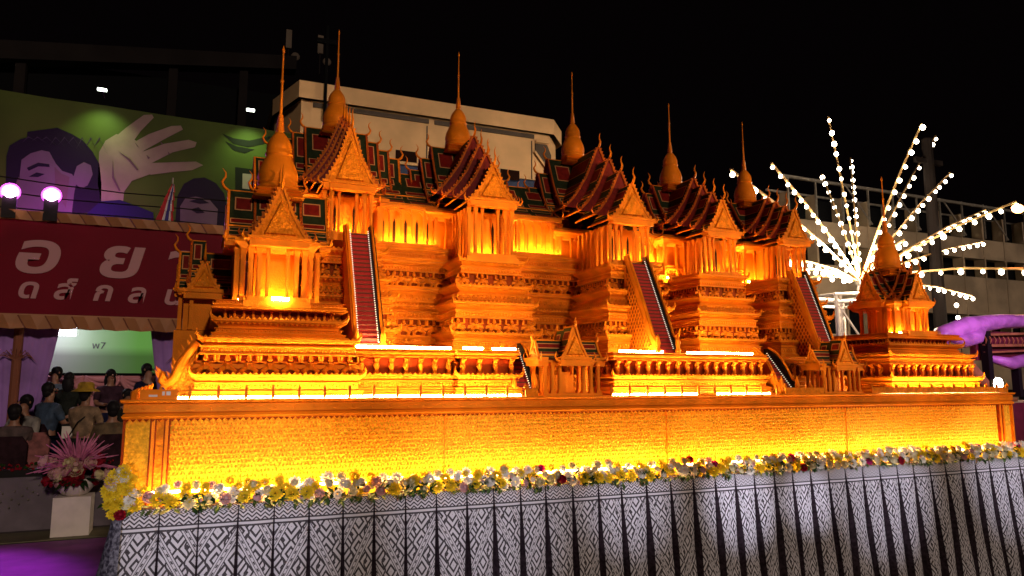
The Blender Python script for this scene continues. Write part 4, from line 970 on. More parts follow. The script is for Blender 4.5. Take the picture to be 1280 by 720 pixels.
def person(label, loc, rz, shirt, trousers, sit=False, arms='down', hat=None, hair=True, hgt=1.65, longhair=False, skirt=False, bag=False):
    t = thing('person', label, 'person', loc, None, rz); s = hgt / 1.7
    hip = .50 if sit else .92; sh = hip + .50; hd = sh + .24
    # joints: 0 pelvis 1 waist 2 chest 3 neck 4 head 5.. arms, legs (facing -y)
    P = [(0, 0, hip), (0, -.01, hip + .20), (0, 0, hip + .42), (0, -.01, sh + .05), (0, -.03, hd)]
    R = [(.16, .12), (.14, .10), (.17, .11), .055, (.072, .088)]; E = [(0, 1), (1, 2), (2, 3), (3, 4)]
    hands = []
    for sd in (-1, 1):
        n = len(P); el = {'down': (sd * .26, .02, sh - .32), 'fwd': (sd * .24, -.10, sh - .28), 'up': (sd * .24, -.22, sh - .20)}[arms]
        hn = {'down': (sd * .25, -.06, sh - .58), 'fwd': (sd * .12, -.30, sh - .30), 'up': (sd * .10, -.30, sh + .02)}[arms]
        P += [(sd * .19, 0, sh - .03), el, hn]; R += [.06, .045, .03]; E += [(2, n), (n, n + 1), (n + 1, n + 2)]; hands.append(hn)
        n = len(P); kn = (sd * .12, -.42, hip - .02) if sit else (sd * .11, -.02, .48); ft = (sd * .12, -.40, .08) if sit else (sd * .12, 0, .08)
        P += [(sd * .10, -.02, hip - .06), kn, ft, (ft[0], ft[1] - .13, .04)]; R += [.09, .065, .045, .035]; E += [(0, n), (n, n + 1), (n + 1, n + 2), (n + 2, n + 3)]
    sc = lambda L_: [tuple(c * s for c in q) for q in L_]
    o = bpy.data.objects.new('body', skin_mesh('body', sc(P), E, [tuple(q * s for q in r) if isinstance(r, tuple) else r * s for r in R], 'skin')); C.objects.link(o); o.parent = t
    # fingers
    b = MB()
    for hx, hy, hz in hands:
        dn = -1 if arms == 'down' else .3
        for k in range(4):
            L_ = (.065, .075, .07, .055)[k]; x = hx + (k - 1.5) * .016
            b.tube([(x * s, hy * s, (hz + dn * .02) * s), (x * s, (hy - .02) * s, (hz + dn * (.02 + L_ * .6)) * s), (x * s, (hy - .03) * s, (hz + dn * (.02 + L_)) * s)], [.009 * s, .008 * s, .006 * s], 5)
        b.tube([((hx - math.copysign(.02, hx)) * s, hy * s, hz * s), ((hx - math.copysign(.05, hx)) * s, (hy - .02) * s, (hz + dn * .03) * s)], [.010 * s, .007 * s], 5)
    b.build('fingers', 'skin', t, smooth=True)
    b = MB(); hz = hd * s; b.tube([(0, -.118 * s, hz + .015 * s), (0, -.145 * s, hz - .018 * s)], [.010 * s, .016 * s], 5); b.box(-.025 * s, .025 * s, -.128 * s, -.118 * s, hz - .055 * s, hz - .045 * s, 1)
    for sd in (-1, 1): b.ball((sd * .033 * s, -.122 * s, hz + .02 * s), .010 * s, 2, 6, 4); b.ball((sd * .088 * s, -.02 * s, hz), .022 * s, 0, 6, 4, (.4, .8, 1))
    b.build('face', ['skin', 'petal_red', 'hair'], t, smooth=True)
    # shirt
    PS = [P[0], P[1], P[2], P[3]]; PS[0] = (0, 0, hip + .02); ES = [(0, 1), (1, 2), (2, 3)]; RS = [(.185, .145), (.175, .13), (.20, .135), .07]
    for a in (5, 12):
        n = len(PS); m = Vector(P[a]).lerp(Vector(P[a + 1]), .9); PS += [P[a], tuple(m)]; ES += [(2, n), (n, n + 1)]; RS += [.078, .06]
    o = bpy.data.objects.new('shirt', skin_mesh('shirt', sc(PS), ES, [tuple(q * s for q in r) if isinstance(r, tuple) else r * s for r in RS], shirt)); C.objects.link(o); o.parent = t
    if skirt:
        b = MB(); b.lathe([(.21 * s, hip * s * .30), (.19 * s, hip * s * .7), (.17 * s, (hip + .05) * s)], 14); b.build('skirt', trousers, t, smooth=True)
    else:
        PT = [P[0]]; ET = []; RT = [(.18, .14)]
        for a in (8, 15):
            n = len(PT); PT += [P[a], P[a + 1], P[a + 2]]; ET += [(0, n), (n, n + 1), (n + 1, n + 2)]; RT += [.105, .08, .06]
        o = bpy.data.objects.new('trousers', skin_mesh('trousers', sc(PT), ET, [tuple(q * s for q in r) if isinstance(r, tuple) else r * s for r in RT], trousers)); C.objects.link(o); o.parent = t
    if hair:
        b = MB(); b.ball((0, .038 * s, hz - .035 * s), .078 * s, 0, 10, 6, (.95, .8, 1.1)); b.ball((0, .018 * s, hz + .022 * s), .100 * s, 0, 12, 8, (.90, 1.0, 1.02))
        if longhair: b.ball((0, .05 * s, hz - .10 * s), .115 * s, 0, 10, 6, (.9, .6, 1.5))
        # keep the face open: lift the front-lower vertices onto the brow
        b.v = [(x, (y if not (y < -.03 * s and z < hz + .05 * s) else -.03 * s), z) for x, y, z in b.v]
        b.build('hair', 'hair', t, smooth=True)
    if hat:
        b = MB(); b.lathe([(.205 * s, hz + .035 * s), (.20 * s, hz + .045 * s), (.125 * s, hz + .085 * s), (.115 * s, hz + .16 * s), (.08 * s, hz + .185 * s), (.0, hz + .19 * s)], 18); b.build('hat', hat, t, smooth=True)
    if bag:
        b = MB(); b.tube([(-.17 * s, -.02 * s, sh * s), (0, .15 * s, (sh - .2) * s), (.22 * s, .06 * s, (sh - .48) * s)], .012, 5); b.box(.18 * s, .30 * s, -.02, .14, (sh - .66) * s, (sh - .46) * s); b.build('shoulder_bag', 'black', t)
    if sit:
        pass
    return t
def chair(label, loc, rz, col, sh=.46):
    t = thing('chair', label, 'chair', loc, 'chairs for the spectators', rz)
    b = MB(); b.box(-.22, .22, -.22, .22, sh - .04, sh); b.build('seat', col, t)
    b = MB(); b.prism([(-.21, sh), (.21, sh), (.22, sh + .35), (.14, sh + .46), (-.14, sh + .46), (-.22, sh + .35)], .19, .24); b.build('backrest', col, t)
    for sx in (-1, 1):
        for sy in (-1, 1): b = MB(); b.box(sx * .19 - .02, sx * .19 + .02, sy * .19 - .02, sy * .19 + .02, 0, sh - .041); b.build('leg', col, t)
colm('mauve', (0.16, .10, .10)); colm('offwhite', (.42, .38, .36)); colm('blue', (.07, .12, .22)); colm('navy', (.02, .02, .07)); colm('charcoal', (.03, .035, .03)); colm('beige', (.48, .30, .18)); colm('khaki', (.22, .14, .07)); colm('lightblue', (.22, .30, .42)); colm('plum', (.09, .04, .07)); colm('yellow', (.72, .42, .02)); colm('chairpink', (.46, .15, .15)); colm('chairdark', (.05, .02, .03))
F0 = .004
person('person in a mauve shirt seated at the far left edge with back turned', (-1.90, 6.3, F0 + .12), PI - .1, 'mauve', 'charcoal', sit=True, arms='fwd', hgt=1.72)
chair('dark chair under the person in the mauve shirt', (-1.90, 6.34, F0), PI, 'chairdark', .58)
person('person in an off-white shirt seated behind the pink chair', (-1.89, 6.9, F0 + .22), -.5, 'offwhite', 'charcoal', sit=True, arms='fwd', hgt=1.75)
chair('dark chair under the person in the off-white shirt', (-1.89, 6.9, F0), -.5, 'chairdark', .70)
person('standing person in a blue shirt turned toward the stage', (-1.68, 7.4, F0), 2.4, 'blue', 'navy', arms='fwd', hgt=1.72)
person('person with light blue top sitting high at the pink swags', (-1.80, 8.65, .345), -.6, 'lightblue', 'navy', arms='fwd', hgt=1.66)
person('broad person in dark olive clothes seen from behind in the middle of the crowd', (-1.53, 8.2, .345), 3.0, 'charcoal', 'charcoal', arms='down', hgt=1.56, longhair=True)
person('person wearing a yellow bucket hat and beige top with a shoulder bag', (-1.11, 6.9, F0), 2.7, 'beige', 'charcoal', arms='fwd', hat='yellow', hgt=1.66, skirt=True, bag=True)
person('woman in a dark plum dress facing the square in front of the swags', (-.95, 8.62, .345), .3, 'plum', 'navy', arms='fwd', hgt=1.62, longhair=True, skirt=True)
person('seated person in a khaki shirt with back turned, beside the float corner', (-.66, 6.3, F0 + .12), 3.3, 'khaki', 'charcoal', sit=True, arms='fwd', hgt=1.76)
chair('dark chair under the person in the khaki shirt', (-.66, 6.34, F0), 3.3, 'chairdark', .58)
person('person in a navy shirt standing just left of the wax palace', (-.37, 8.6, .345), .9, 'navy', 'navy', arms='down', hgt=1.72)
person('dark-haired figure in black standing between the plum dress and the float corner', (-.58, 7.6, F0), .5, 'charcoal', 'charcoal', arms='down', hgt=1.62)
chair('empty pink chair near the left edge of the audience', (-1.62, 6.5, F0 + .0), 3.0, 'chairpink', .62)

# ------------------------------------------------------------ billboard with people
M['board_green'] = mat('board_green', (0.050, 0.080, 0.009), .6, var=.35, vscale=.5)
M['print_hair'] = mat('print_hair', (0.010, 0.005, 0.014), .6); M['print_skin'] = mat('print_skin', (0.10, 0.065, 0.08), .6, var=.2, vscale=1.2)
M['print_hand'] = mat('print_hand', (0.20, 0.16, 0.10), .6, var=.2, vscale=1.5); M['print_dark'] = mat('print_dark', (0.008, 0.012, 0.005), .6); M['print_navy'] = mat('print_navy', (0.012, 0.008, 0.04), .6)
M['print_line'] = mat('print_line', (0.09, 0.05, 0.055), .6); M['print_line2'] = mat('print_line2', (0.03, 0.02, 0.035), .6)
M['print_pale'] = mat('print_pale', (0.26, 0.24, 0.16), .6)
BB = thing('billboard', 'long green billboard printed with a face, an open hand and dark shapes', 'billboard', (-1, 12, 0))
def pr(name, pts, lay, mt, th=.004):
    b = MB(); b.prism([(x + 1, z) for x, z in pts], -lay * .006 - th, -lay * .006); b.build(name, mt, BB)
board = [(-4.92, 8.12), (-3.79, 8.09), (-2.9, 8.05), (-1.81, 8.04), (-0.66, 8.0), (0.38, 7.98), (1.47, 7.97), (2.64, 7.93), (2.76, 3.5), (-4.92, 3.5)]
b = MB(); b.prism([(x + 1, z) for x, z in board], 0, .15); b.build('board', 'board_green', BB)
hair = [(-3.56, 6.63), (-3.52, 6.87), (-3.33, 7.04), (-3.22, 7.09), (-3.22, 7.22), (-2.92, 7.31), (-2.67, 7.39), (-2.38, 7.28), (-2.16, 7.16), (-1.96, 6.93), (-1.81, 6.67), (-1.74, 6.25), (-1.71, 5.63), (-3.47, 5.0)]
face = [(-3.28, 6.58), (-3.13, 6.74), (-2.93, 6.84), (-2.78, 6.82), (-2.64, 6.57), (-2.51, 6.42), (-2.32, 6.37), (-2.22, 6.23), (-2.25, 5.94), (-2.27, 5.2), (-3.42, 5.0), (-3.42, 5.85), (-3.29, 6.08)]
pr('printed_hair', hair, 1, 'print_hair'); pr('printed_face', face, 2, 'print_skin')
pr('printed_ear', [(-2.29, 6.3), (-2.24, 6.56), (-2.11, 6.67), (-1.97, 6.61), (-1.92, 6.41), (-2.0, 6.15), (-2.12, 6.06), (-2.25, 6.16)], 3, 'print_skin')
pr('printed_brow', [(-3.17, 6.41), (-2.97, 6.55), (-2.76, 6.54), (-2.75, 6.48), (-2.96, 6.47), (-3.13, 6.35)], 3, 'print_hair')
pr('printed_eye', [(-3.12, 6.22), (-2.98, 6.33), (-2.83, 6.31), (-2.95, 6.23)], 3, 'print_hair')
pr('printed_nose', [(-3.30, 6.20), (-3.38, 5.92), (-3.30, 5.86), (-3.24, 5.90)], 3, 'print_line'); pr('printed_cheek', [(-2.66, 6.50), (-2.52, 6.36), (-2.36, 6.30), (-2.38, 5.6), (-2.60, 5.9)], 3, 'print_line')
for q in ([(-1.45, 7.0), (-1.2, 6.85), (-1.02, 6.62), (-1.05, 6.60), (-1.23, 6.81)], [(-1.55, 6.8), (-1.5, 6.4), (-1.35, 6.1), (-1.38, 6.08), (-1.54, 6.38)], [(-1.14, 7.26), (-1.08, 7.17), (-1.04, 7.14), (-1.10, 7.22)], [(-.88, 6.99), (-.80, 6.93), (-.84, 6.89)], [(-.62, 7.36), (-.58, 7.28), (-.55, 7.29)], [(-.45, 7.14), (-.42, 7.06), (-.39, 7.07)]):
    pr('printed_crease', q, 3.4, 'print_line')
for i in range(9):
    x = -3.3 + i * .17; pr('printed_hair_strand', [(x, 6.95 + .05 * (i % 3)), (x + .10, 7.12 + .02 * i), (x + .30, 7.02 - .02 * i), (x + .11, 7.09 + .02 * i)], 3.2, 'print_line2')
pr('printed_jacket', [(-1.99, 5.49), (-1.73, 5.81), (-1.35, 5.88), (-0.99, 5.77), (-0.66, 5.65), (-0.59, 5.03), (-1.95, 4.6)], 3, 'print_navy')
for i, q in enumerate(([(-1.83, 6.94), (-1.72, 7.22), (-1.52, 7.4), (-1.28, 7.39), (-1.11, 7.3), (-0.93, 7.06), (-0.75, 6.78), (-0.77, 6.55), (-1.14, 6.35), (-1.28, 6.08), (-1.29, 5.67), (-1.68, 5.63), (-1.81, 6.21)],
          [(-1.51, 7.36), (-1.33, 7.58), (-0.99, 7.93), (-0.82, 7.97), (-0.78, 7.9), (-1.03, 7.54), (-1.18, 7.25)],
          [(-1.21, 7.21), (-0.86, 7.49), (-0.4, 7.75), (-0.2, 7.79), (-0.15, 7.7), (-0.46, 7.47), (-1.03, 7.01)],
          [(-1.06, 7.0), (-0.53, 7.3), (-0.01, 7.47), (0.16, 7.43), (0.13, 7.31), (-0.34, 7.12), (-0.82, 6.77)],
          [(-0.85, 6.8), (-0.34, 6.88), (0.17, 6.96), (0.33, 6.89), (0.09, 6.74), (-0.33, 6.65), (-0.77, 6.53)])):
    pr('printed_palm' if i == 0 else 'printed_finger', q, 1 + i * .3, 'print_hand')
pr('printed_leaf', [(0.71, 7.72), (0.97, 7.64), (1.33, 7.63), (1.84, 7.82), (1.67, 7.59), (1.3, 7.46), (0.97, 7.5)], 1, 'print_dark')
pr('printed_leaf', [(0.79, 7.54), (1.05, 7.45), (1.45, 7.42), (1.24, 7.3), (0.98, 7.34)], 1, 'print_dark')
pr('printed_letter', [(1.04, 6.93), (1.77, 6.92), (1.8, 6.2), (1.07, 6.21)], 1, 'print_dark'); pr('printed_letter', [(1.21, 6.79), (1.63, 6.8), (1.64, 6.42), (1.22, 6.42)], 2, 'print_pale')
pr('printed_hair', [(-0.19, 5.77), (-0.18, 6.1), (-0.06, 6.4), (0.14, 6.55), (0.38, 6.6), (0.63, 6.49), (0.82, 6.26), (0.91, 5.88), (0.9, 5.0), (-0.2, 5.0)], 1, 'print_hair')
pr('printed_face', [(-0.11, 5.86), (-0.01, 6.06), (0.21, 6.12), (0.51, 6.07), (0.7, 5.86), (0.69, 5.0), (-0.07, 5.0)], 2, 'print_skin')
pr('printed_brow', [(0.07, 5.99), (0.3, 6.09), (0.51, 5.99), (0.31, 5.95)], 3, 'print_hair'); pr('printed_eye', [(0.11, 5.8), (0.28, 5.87), (0.42, 5.75), (0.25, 5.72)], 3, 'print_hair')
M['lamp_small'] = mat('lamp_small', (1, 1, .9), .4, emit=(.9, 1.0, .85), estr=5, sample=False)
for x, lb in ((-1.80, 'small white flood lamp above the printed open hand'), (1.30, 'small white flood lamp above the dark printed leaf shape')):
    t = thing('board_lamp', lb, 'lamp', (x, 11.5, 8.2), 'flood lamps over the billboard')
    b = MB(); b.box(-.09, .09, -.04, .04, 0, .045); b.build('lens', 'lamp_small', t); b = MB(); b.bar((0, .0, .02), (0, .5, .0), .015); b.build('arm', 'black', t)
    lamp('board_light', 'SPOT', (x, 11.35, 8.15), 60, (.75, 1.0, .45), aim=(x, 12.05, 6.8), spot_size=math.radians(95), spot_blend=1, shadow_soft_size=.05)
# overhead cables crossing in front of the billboard
for i, (z, lb) in enumerate(((5.62, 'uppermost of the thin black cables crossing the printed face'), (5.40, 'second thin black cable from the top crossing the printed face'), (5.16, 'third thin black cable from the top crossing the printed face'), (4.98, 'lowest of the thin black cables crossing just above the sign'))):
    b = MB(); pts = [(x - (-1.0), 0, -.12 * math.sin(PI * (x + 7) / 12) - (x + 7) * .02 + .03 * math.sin(x * 1.3 + i)) for x in [-7 + j for j in range(13)]]
    b.tube(pts, .012, 5); o = b.build('cable', 'black'); o.location = (-1.0, 9.0 + i * .1, z); tag(o, lb, 'cable', 'cables in front of the billboard')
# flag
M['flag_red'] = mat('flag_red', (.35, .01, .02), .8); M['flag_white'] = mat('flag_white', (.5, .45, .5), .8); M['flag_blue'] = mat('flag_blue', (.03, .02, .18), .8)
t = thing('flag', 'small red, white and blue flag hanging furled on a pole above the sign', 'flag', (-.12, 8.0, 4.36))
b = MB(); b.bar((0, 0, 0), (0, 0, 1.12), .012, 6); b.build('pole', 'metal', t)
b = MB(); k = 0
for j, (z1, z0) in enumerate(((1.0, .85), (.85, .7), (.7, .5), (.5, .32))):
    xa = -.22 * (j / 4) - .01; xb = -.22 * ((j + 1) / 4) - .02
    for s_, mi in ((0, 0), (.35, 1), (.5, 2), (.72, 1), (.85, 0)):
        e = {0: .35, .35: .5, .5: .72, .72: .85, .85: 1}[s_]
        b.quad((xa * (1 - s_) + .03 * s_, -.01, z1), (xb * (1 - s_) + .05 * s_, -.03, z0), (xb * (1 - e) + .05 * e, -.01, z0), (xa * (1 - e) + .03 * e, -.03, z1), mi)
b.build('cloth', ['flag_red', 'flag_white', 'flag_blue'], t)

# ------------------------------------------------------------ pale building behind
M['render_tan'] = mat('render_tan', (0.85, 0.52, 0.25), .8, var=.25, vscale=.6, bump=.2, bscale=4); M['render_dark'] = mat('render_dark', (0.10, 0.07, 0.05), .8, var=.3, vscale=1)
M['blue_panel'] = mat('blue_panel', (0.012, 0.035, 0.12), .6, var=.4, vscale=1.5)
t = thing('pale_building', 'large pale rendered building with blue cladding rising behind the towers', 'building', (7, 16, 0))
b = MB(); xs = [(2.58, 16.6), (2.9, 16), (11.3, 16), (12.0, 16.9)]
plan = [(2.35, 18), (2.95, 16.0), (11.40, 16.0), (12.1, 16.9), (12.1, 24), (2.35, 24)]
def extr(b, pl, z0, z1, dx=-7, dy=-16, mi=0):
    n = len(pl); b.add([(x + dx, y + dy, z0) for x, y in pl] + [(x + dx, y + dy, z1) for x, y in pl], [(i, (i + 1) % n, n + (i + 1) % n, n + i) for i in range(n)] + [tuple(range(2 * n - 1, n - 1, -1))][::-1] + [tuple(range(n, 2 * n))], mi)
b = MB(); extr(b, plan, 8.75, 10.15); b.build('wall', 'render_tan', t)
b = MB(); pp = [(2.25, 17.8), (2.85, 15.82), (11.50, 15.82), (12.3, 16.8), (12.3, 24.2), (2.25, 24.2)]; extr(b, pp, 10.42, 10.96); b.build('parapet', 'render_tan', t)
b = MB(); extr(b, plan, 10.15, 10.42); b.build('shadow_gap', 'render_tan', t)
for x0, x1 in ((3.3, 7.0), (7.2, 10.8)):
    b = MB(); b.box(x0 - 7, x1 - 7, -.05, -.004, 10.22, 10.36); b.build('vent_grille', 'render_dark', t)
b = MB(); extr(b, [(2.5, 17.9), (3.0, 16.08), (11.36, 16.08), (12.0, 16.95), (12.0, 24), (2.5, 24)], 0, 8.749); b.build('cladding', 'blue_panel', t)
for x in (6.95, 10.72): b = MB(); b.box(x - 7.02, x - 6.98, -.012, -.002, 8.76, 10.14); b.build('joint', 'render_dark', t)
for x, z in ((6.27, 9.2), (9.9, 9.0), (4.6, 9.1)): b = MB(); b.box(x - 7.35, x - 6.65, -.02, -.003, z - .35, z); b.build('window', 'void', t)
b = MB(); b.prism([(10.85 - 7, 10.05), (11.3 - 7, 10.05), (11.45 - 7, 9.7), (11.45 - 7, 8.95), (10.85 - 7, 9.75)], -.05, -.005); b.build('bay_window', 'render_dark', t)
b = MB(); b.bar((10.8 - 7, -.08, 9.75), (11.5 - 7, -.08, 8.9), .05); b.bar((10.85 - 7, -.08, 10.12), (11.35 - 7, -.08, 10.12), .05); b.build('bay_frame', 'render_tan', t)
# dark building with columns, top left
M['concrete_dark'] = mat('concrete_dark', (0.013, 0.010, 0.010), .9, var=.3, vscale=.7)
M['glass_dark'] = mat('glass_dark', (0.003, 0.003, 0.004), .9)
t = thing('dark_building', 'unlit building with heavy roof beam behind the billboard', 'building', (-1, 20, 0), None, 0.0)
b = MB(); b.prism([(-8, 11.35), (4.15, 13.0), (4.15, 13.5), (-8, 12.0)], -.2, .4); b.build('roof_beam', 'concrete_dark', t)
b = MB(); b.box(-8, 4.1, .5, .7, 6, 12.2); b.build('glazing', 'glass_dark', t)
for x in (-4.2, .16, 2.4): b = MB(); b.box(x - .14, x + .14, 0, .3, 6, 12.0 + (x + 4) * .12); b.build('column', 'concrete_dark', t)
for x, z0, z1, lb in ((2.88, 13.7, 14.6, 'left panel antenna on the dark roof'), (4.01, 13.8, 14.75, 'right panel antenna on the dark roof')):
    t = thing('antenna', lb, 'antenna', (x, 20.2, 13.1), 'roof antennas'); b = MB(); b.bar((0, 0, 0), (0, 0, 1.0), .03); b.build('mast', 'concrete_dark', t); b = MB(); b.box(-.10, .10, -.08, .0, .8, 1.5); b.build('panel', 'render_dark', t)
    b = MB(); b.ball((.25, -.1, .5), .16, 0, 8, 5, (1, .4, 1)); b.build('dish', 'render_dark', t)
t = thing('antenna_mast', 'thin dark mast crossing the left end of the pale building', 'mast', (3.62, 15.7, 9.9)); b = MB(); b.bar((0, 0, 0), (0, 0, 2.9), .06); b.build('pole', 'glass_dark', t); b = MB(); b.box(-.3, .3, -.05, .05, 2.3, 2.45); b.build('crossarm', 'glass_dark', t)

# ------------------------------------------------------------ building at right
M['grey_panel'] = mat('grey_panel', (0.36, 0.27, 0.18), .8, var=.4, vscale=.8)
t = thing('terraced_building', 'grey building with roof railing and dark windows behind the bulb fan', 'building', (27, 14, 0))
for z0, z1 in ((7.0, 7.85), (4.6, 6.2), (1.5, 3.6)): b = MB(); b.box(-6.9, 12, 0, .4, z0, z1); b.build('floor_band', 'grey_panel', t)
b = MB(); b.box(-6.6, 12, .5, .8, 0, 8.8); b.build('glazing', 'glass_dark', t)
for i in range(14): b = MB(); x = -6.8 + i * 1.35; b.box(x, x + .09, -.02, .45, 0, 8.85); b.build('mullion', 'grey_panel', t)
b = MB(); b.bar((-7.2, -.2, 9.35), (12, -.2, 9.15), .07); b.bar((-7.2, .6, 9.0), (12, .6, 8.9), .05); b.build('roof_rail', 'metal', t)
for i in range(14): b = MB(); x = -6.9 + i * 1.35; b.bar((x, -.2, 7.85), (x, -.2, 9.33), .04); b.build('rail_post', 'metal', t)
b = MB()
for i in range(5): x = -4 + i * 2.7; b.bar((x, -.2, 9.3), (x + 1.3, -.2, 7.9), .03)
b.build('brace', 'metal', t)
t = thing('utility_pole', 'dark utility pole behind the far right corner tower', 'pole', (21.2, 9.0, 0)); b = MB(); b.lathe([(.22, -.62), (.16, 9.4)], 10); b.build('shaft', 'concrete_dark', t); b = MB(); b.box(-.6, .6, -.05, .05, 8.6, 8.75); b.build('crossarm', 'concrete_dark', t)

# ------------------------------------------------------------ fan of bulbs on scaffold
T = thing('bulb_fan', 'firework-shaped fan of metal arms hung with glowing bulbs on a scaffold', 'light sculpture', (16.8, 8.0, 0))
hub = Vector((0, 0, 4.50))
b = MB(); b.ball(tuple(hub), .16, 0, 10, 6); b.lathe([(.12, 0), (.10, .5)], 8, (0, 0, 4.0)); b.build('hub', 'metal', T)
ends = [(15.98, 8.0, 9.02), (16.97, 6.0, 8.28), (23.0, 10.0, 10.07), (22.18, 9.0, 8.42), (12.01, 6.0, 6.66), (10.01, 5.0, 6.0), (17.75, 10.0, 8.13), (20.15, 11.0, 9.23), (18.79, 5.0, 6.22), (24.99, 10.0, 6.59), (23.73, 9.0, 7.37), (13.39, 7.0, 4.46), (15.38, 9.0, 4.55), (18.83, 5.0, 4.54), (15.41, 5.5, 5.08), (22.73, 9.0, 4.5), (17.7, 7.0, 3.41), (13.3, 7.2, 4.75)]
# (reach points of the arms, measured from the hub)
bm_ = MB(); bm_.ball((0, 0, 0), .058, 0, 8, 6, (1, 1, 1.12)); BULB = bm_.mesh('bulb', 'bulb', True)
M['arm_gold'] = mat('arm_gold', (.75, .48, .2), .4, metal=.6)
for i, e in enumerate(ends):
    e = Vector(e) - Vector((16.8, 8, 0)); d = e - hub; n = max(5, int(d.length / .36)); n = min(n, 14)
    if i == 13 or i == 14: n = 8
    sag = Vector((0, 0, -.10 - .05 * random.random())); pts = [hub + d * f + Vector((0, 0, 1)) * (.16 * math.sin(PI * f)) for f in (0, .33, .66, 1)]
    b = MB(); b.tube(pts, .03, 5); a = b.build('arm', 'arm_gold', T)
    for k in range(1, n + 1):
        f = .09 + .91 * (k / n) ** 1.08; f = min(1.0, f + random.uniform(-.012, .012)); p = hub + d * f + Vector((0, 0, .16 * math.sin(PI * f))) + Vector((0, -.03, -.10)); ob = put('bulb', BULB, a, tuple(p)); q = random.uniform(.7, 1.15); ob.scale = (q, q, q)
for x, y in ((-1.35, -.4), (-.15, -.4), (-1.35, .6), (-.15, .6)):
    b = MB(); b.bar((x, y, 0), (x, y, 4.05), .05, 6); b.bar((x + .16, y, 0), (x + .16, y, 4.05), .03, 6)
    for i in range(9): b.bar((x, y, .4 * i + .2), (x + .16, y, .4 * i + .4), .016)
    b.build('scaffold_leg', 'white_paint', T)
b = MB()
for z in (4.05, 3.85, 2.3): b.bar((-1.4, -.4, z), (.05, -.4, z + .1), .04, 6); b.bar((-1.4, .6, z), (.05, .6, z), .04, 6); b.bar((-1.4, -.4, z), (-1.4, .6, z), .04, 6); b.bar((0, -.4, z), (0, .6, z), .04, 6)
b.bar((-1.3, -.4, 3.8), (0, -.4, 2.3), .03); b.bar((-1.3, -.4, 2.3), (0, -.4, .8), .03); b.build('scaffold_brace', 'white_paint', T)
lamp('bulb_light', 'POINT', (16.8, 7.4, 4.9), 1100, (1.0, .78, .5), shadow_soft_size=.5)
# hanging strings of bulbs round the far corner tower
for (pts, lb) in ((((18.6, 8.2, 4.6), (18.3, 8.2, 2.6)), 'vertical string of bulbs hanging just right of the far corner tower'), (((21.4, 8.6, 4.3), (21.5, 8.6, 2.4)), 'farther vertical string of sparse bulbs before the terraced building')):
    t = thing('bulb_string', lb, 'string lights', pts[0], 'hanging strings of bulbs'); v = Vector(pts[1]) - Vector(pts[0]); b = MB(); b.bar((0, 0, 0), tuple(v), .012); b.build('cable', 'black', t)
    n = 8 if pts[0][0] < 20 else 5
    for i in range(n): put('bulb', BULB, t, tuple(v * (i + .5) / n))
# strip lights under floors and the orange street lamp
M['lamp_orange'] = mat('lamp_orange', (1, .5, .2), .4, emit=(1.0, .34, .10), estr=14, sample=False)
t = thing('street_lamp', 'orange glowing street lamp at the upper right edge', 'lamp', (20.46, 6.0, 0)); b = MB(); b.lathe([(.09, 0), (.05, 6.4)], 8, (.6, 0, 0)); b.bar((.6, 0, 6.38), (0, 0, 6.50), .035); b.build('post', 'metal', t)
b = MB(); b.ball((0, 0, 6.42), .20, 0, 12, 7, (1, .6, .6)); b.build('lens', 'lamp_orange', t, smooth=True); lamp('street_light', 'POINT', (20.46, 5.8, 6.2), 60, (1, .38, .12), shadow_soft_size=.2)

# ------------------------------------------------------------ flood lamp and pink float at the right
t = thing('flood_lamp', 'dazzling white flood lamp at the right end of the ledge', 'lamp', (10.48, .40, 1.60))
M['lamp_dazzle'] = mat('lamp_dazzle', (1, 1, 1), .4, emit=(1.0, .90, .85), estr=30)
b = MB(); b.box(-.07, .07, -.03, .03, .12, .24); b.build('housing', 'black', t); b = MB(); b.X = Matrix.Translation((0, -.045, .18)) @ Matrix.Rotation(PI / 2, 4, 'X'); b.lathe([(.085, -.01), (.08, .012), (.04, .025), (.008, .03)], 14); b.build('lens', 'lamp_dazzle', t); b = MB(); b.bar((0, 0, -1.5), (0, 0, .13), .02); b.build('stand', 'black', t)
M['violet_satin'] = mat('violet_satin', (0.62, 0.26, 0.66), .4, var=.45, vscale=4, bump=.5, bscale=6, bdist=.04); M['gilt'] = mat('gilt', (0.42, 0.20, 0.07), .35, var=.3, vscale=5); M['maroon'] = mat('maroon', (0.14, .012, .03), .5, var=.3)
t = thing('violet_float', 'neighbouring float with violet satin canopy and gilt legs at the right edge', 'float', (11.9, 1.5, 0))
b = MB()
b.tube([(-1.15, 0, 2.35), (-.9, 0, 2.52), (-.3, 0, 2.68), (.5, 0, 2.78), (1.6, 0, 2.82)], [.05, .14, .15, .12, .10], 10); b.build('canopy_roll', 'violet_satin', t, smooth=True)
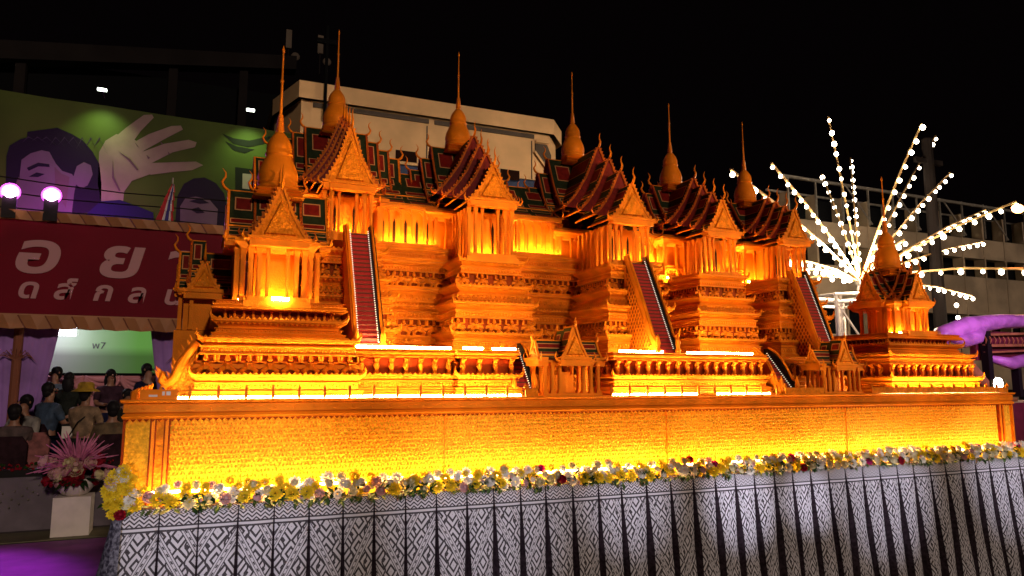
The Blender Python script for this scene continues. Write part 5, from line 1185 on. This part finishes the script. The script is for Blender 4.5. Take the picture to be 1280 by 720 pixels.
b = MB(); b.tube([(-1.05, -.05, 2.40), (-.9, -.1, 2.14), (-.7, -.05, 2.12)], [.10, .15, .06], 10); b.tube([(-.95, -.1, 2.5), (-.6, -.12, 2.42), (-.25, -.1, 2.5), (-.05, -.1, 2.66)], [.04, .10, .11, .04], 10); b.build('drape', 'violet_satin', t, smooth=True)
b = MB(); b.tube([(.15, 0, 2.18), (.6, -.05, 2.1), (1.6, -.05, 2.25)], [.05, .10, .12], 10); b.build('lower_drape', 'violet_satin', t, smooth=True)
b = MB(); b.tube([(-1.12, 0, 2.44), (-.98, 0, 2.52), (-.85, 0, 2.42)], [.07, .09, .05], 8); b.build('carved_head', 'gilt', t, smooth=True)
b = MB(); b.tube([(-.80, 0, 2.30), (-.35, 0, 2.05), (.0, 0, 1.75), (.12, 0, 1.58)], [.07, .10, .09, .05], 8); b.box(-.1, .6, -.1, .1, 1.5, 1.56); b.build('gilt_leg', 'gilt', t, smooth=True)
b = MB()
for i in range(16): b.tube([(-.2 + i * .11, -.12, 2.52), (-.18 + i * .11, -.13, 2.46), (-.19 + i * .11, -.12, 2.40)], [.008, .014, .004], 4)
b.build('gold_fringe', 'gilt', t, kind='stuff')
b = MB(); b.box(.0, 1.8, .1, .2, 2.15, 2.62); b.build('back_panel', 'maroon', t); b = MB(); b.bar((.05, 0, 2.55), (1.6, 0, 2.62), .025); b.bar((.05, 0, 2.38), (1.6, 0, 2.42), .03); b.bar((.05, 0, 2.27), (1.6, 0, 2.34), .02); b.build('gilt_rail', 'gilt', t)
b = MB(); b.box(-.5, 2.5, -.2, 1.2, .3, 1.48); b.build('platform', 'maroon', t); b = MB(); b.box(.05, .15, -.06, .06, 1.5, 2.6); b.build('black_post', 'black', t); b = MB(); b.box(.75, .83, -.06, .06, 1.57, 2.1); b.build('black_post', 'black', t)
lamp('violet_float_light', 'SPOT', (11.2, -1.4, 3.4), 190, (.85, .3, 1.0), aim=(11.9, 1.5, 2.4), spot_size=math.radians(60), spot_blend=.8)  # unseen spot added to brighten the violet canopy
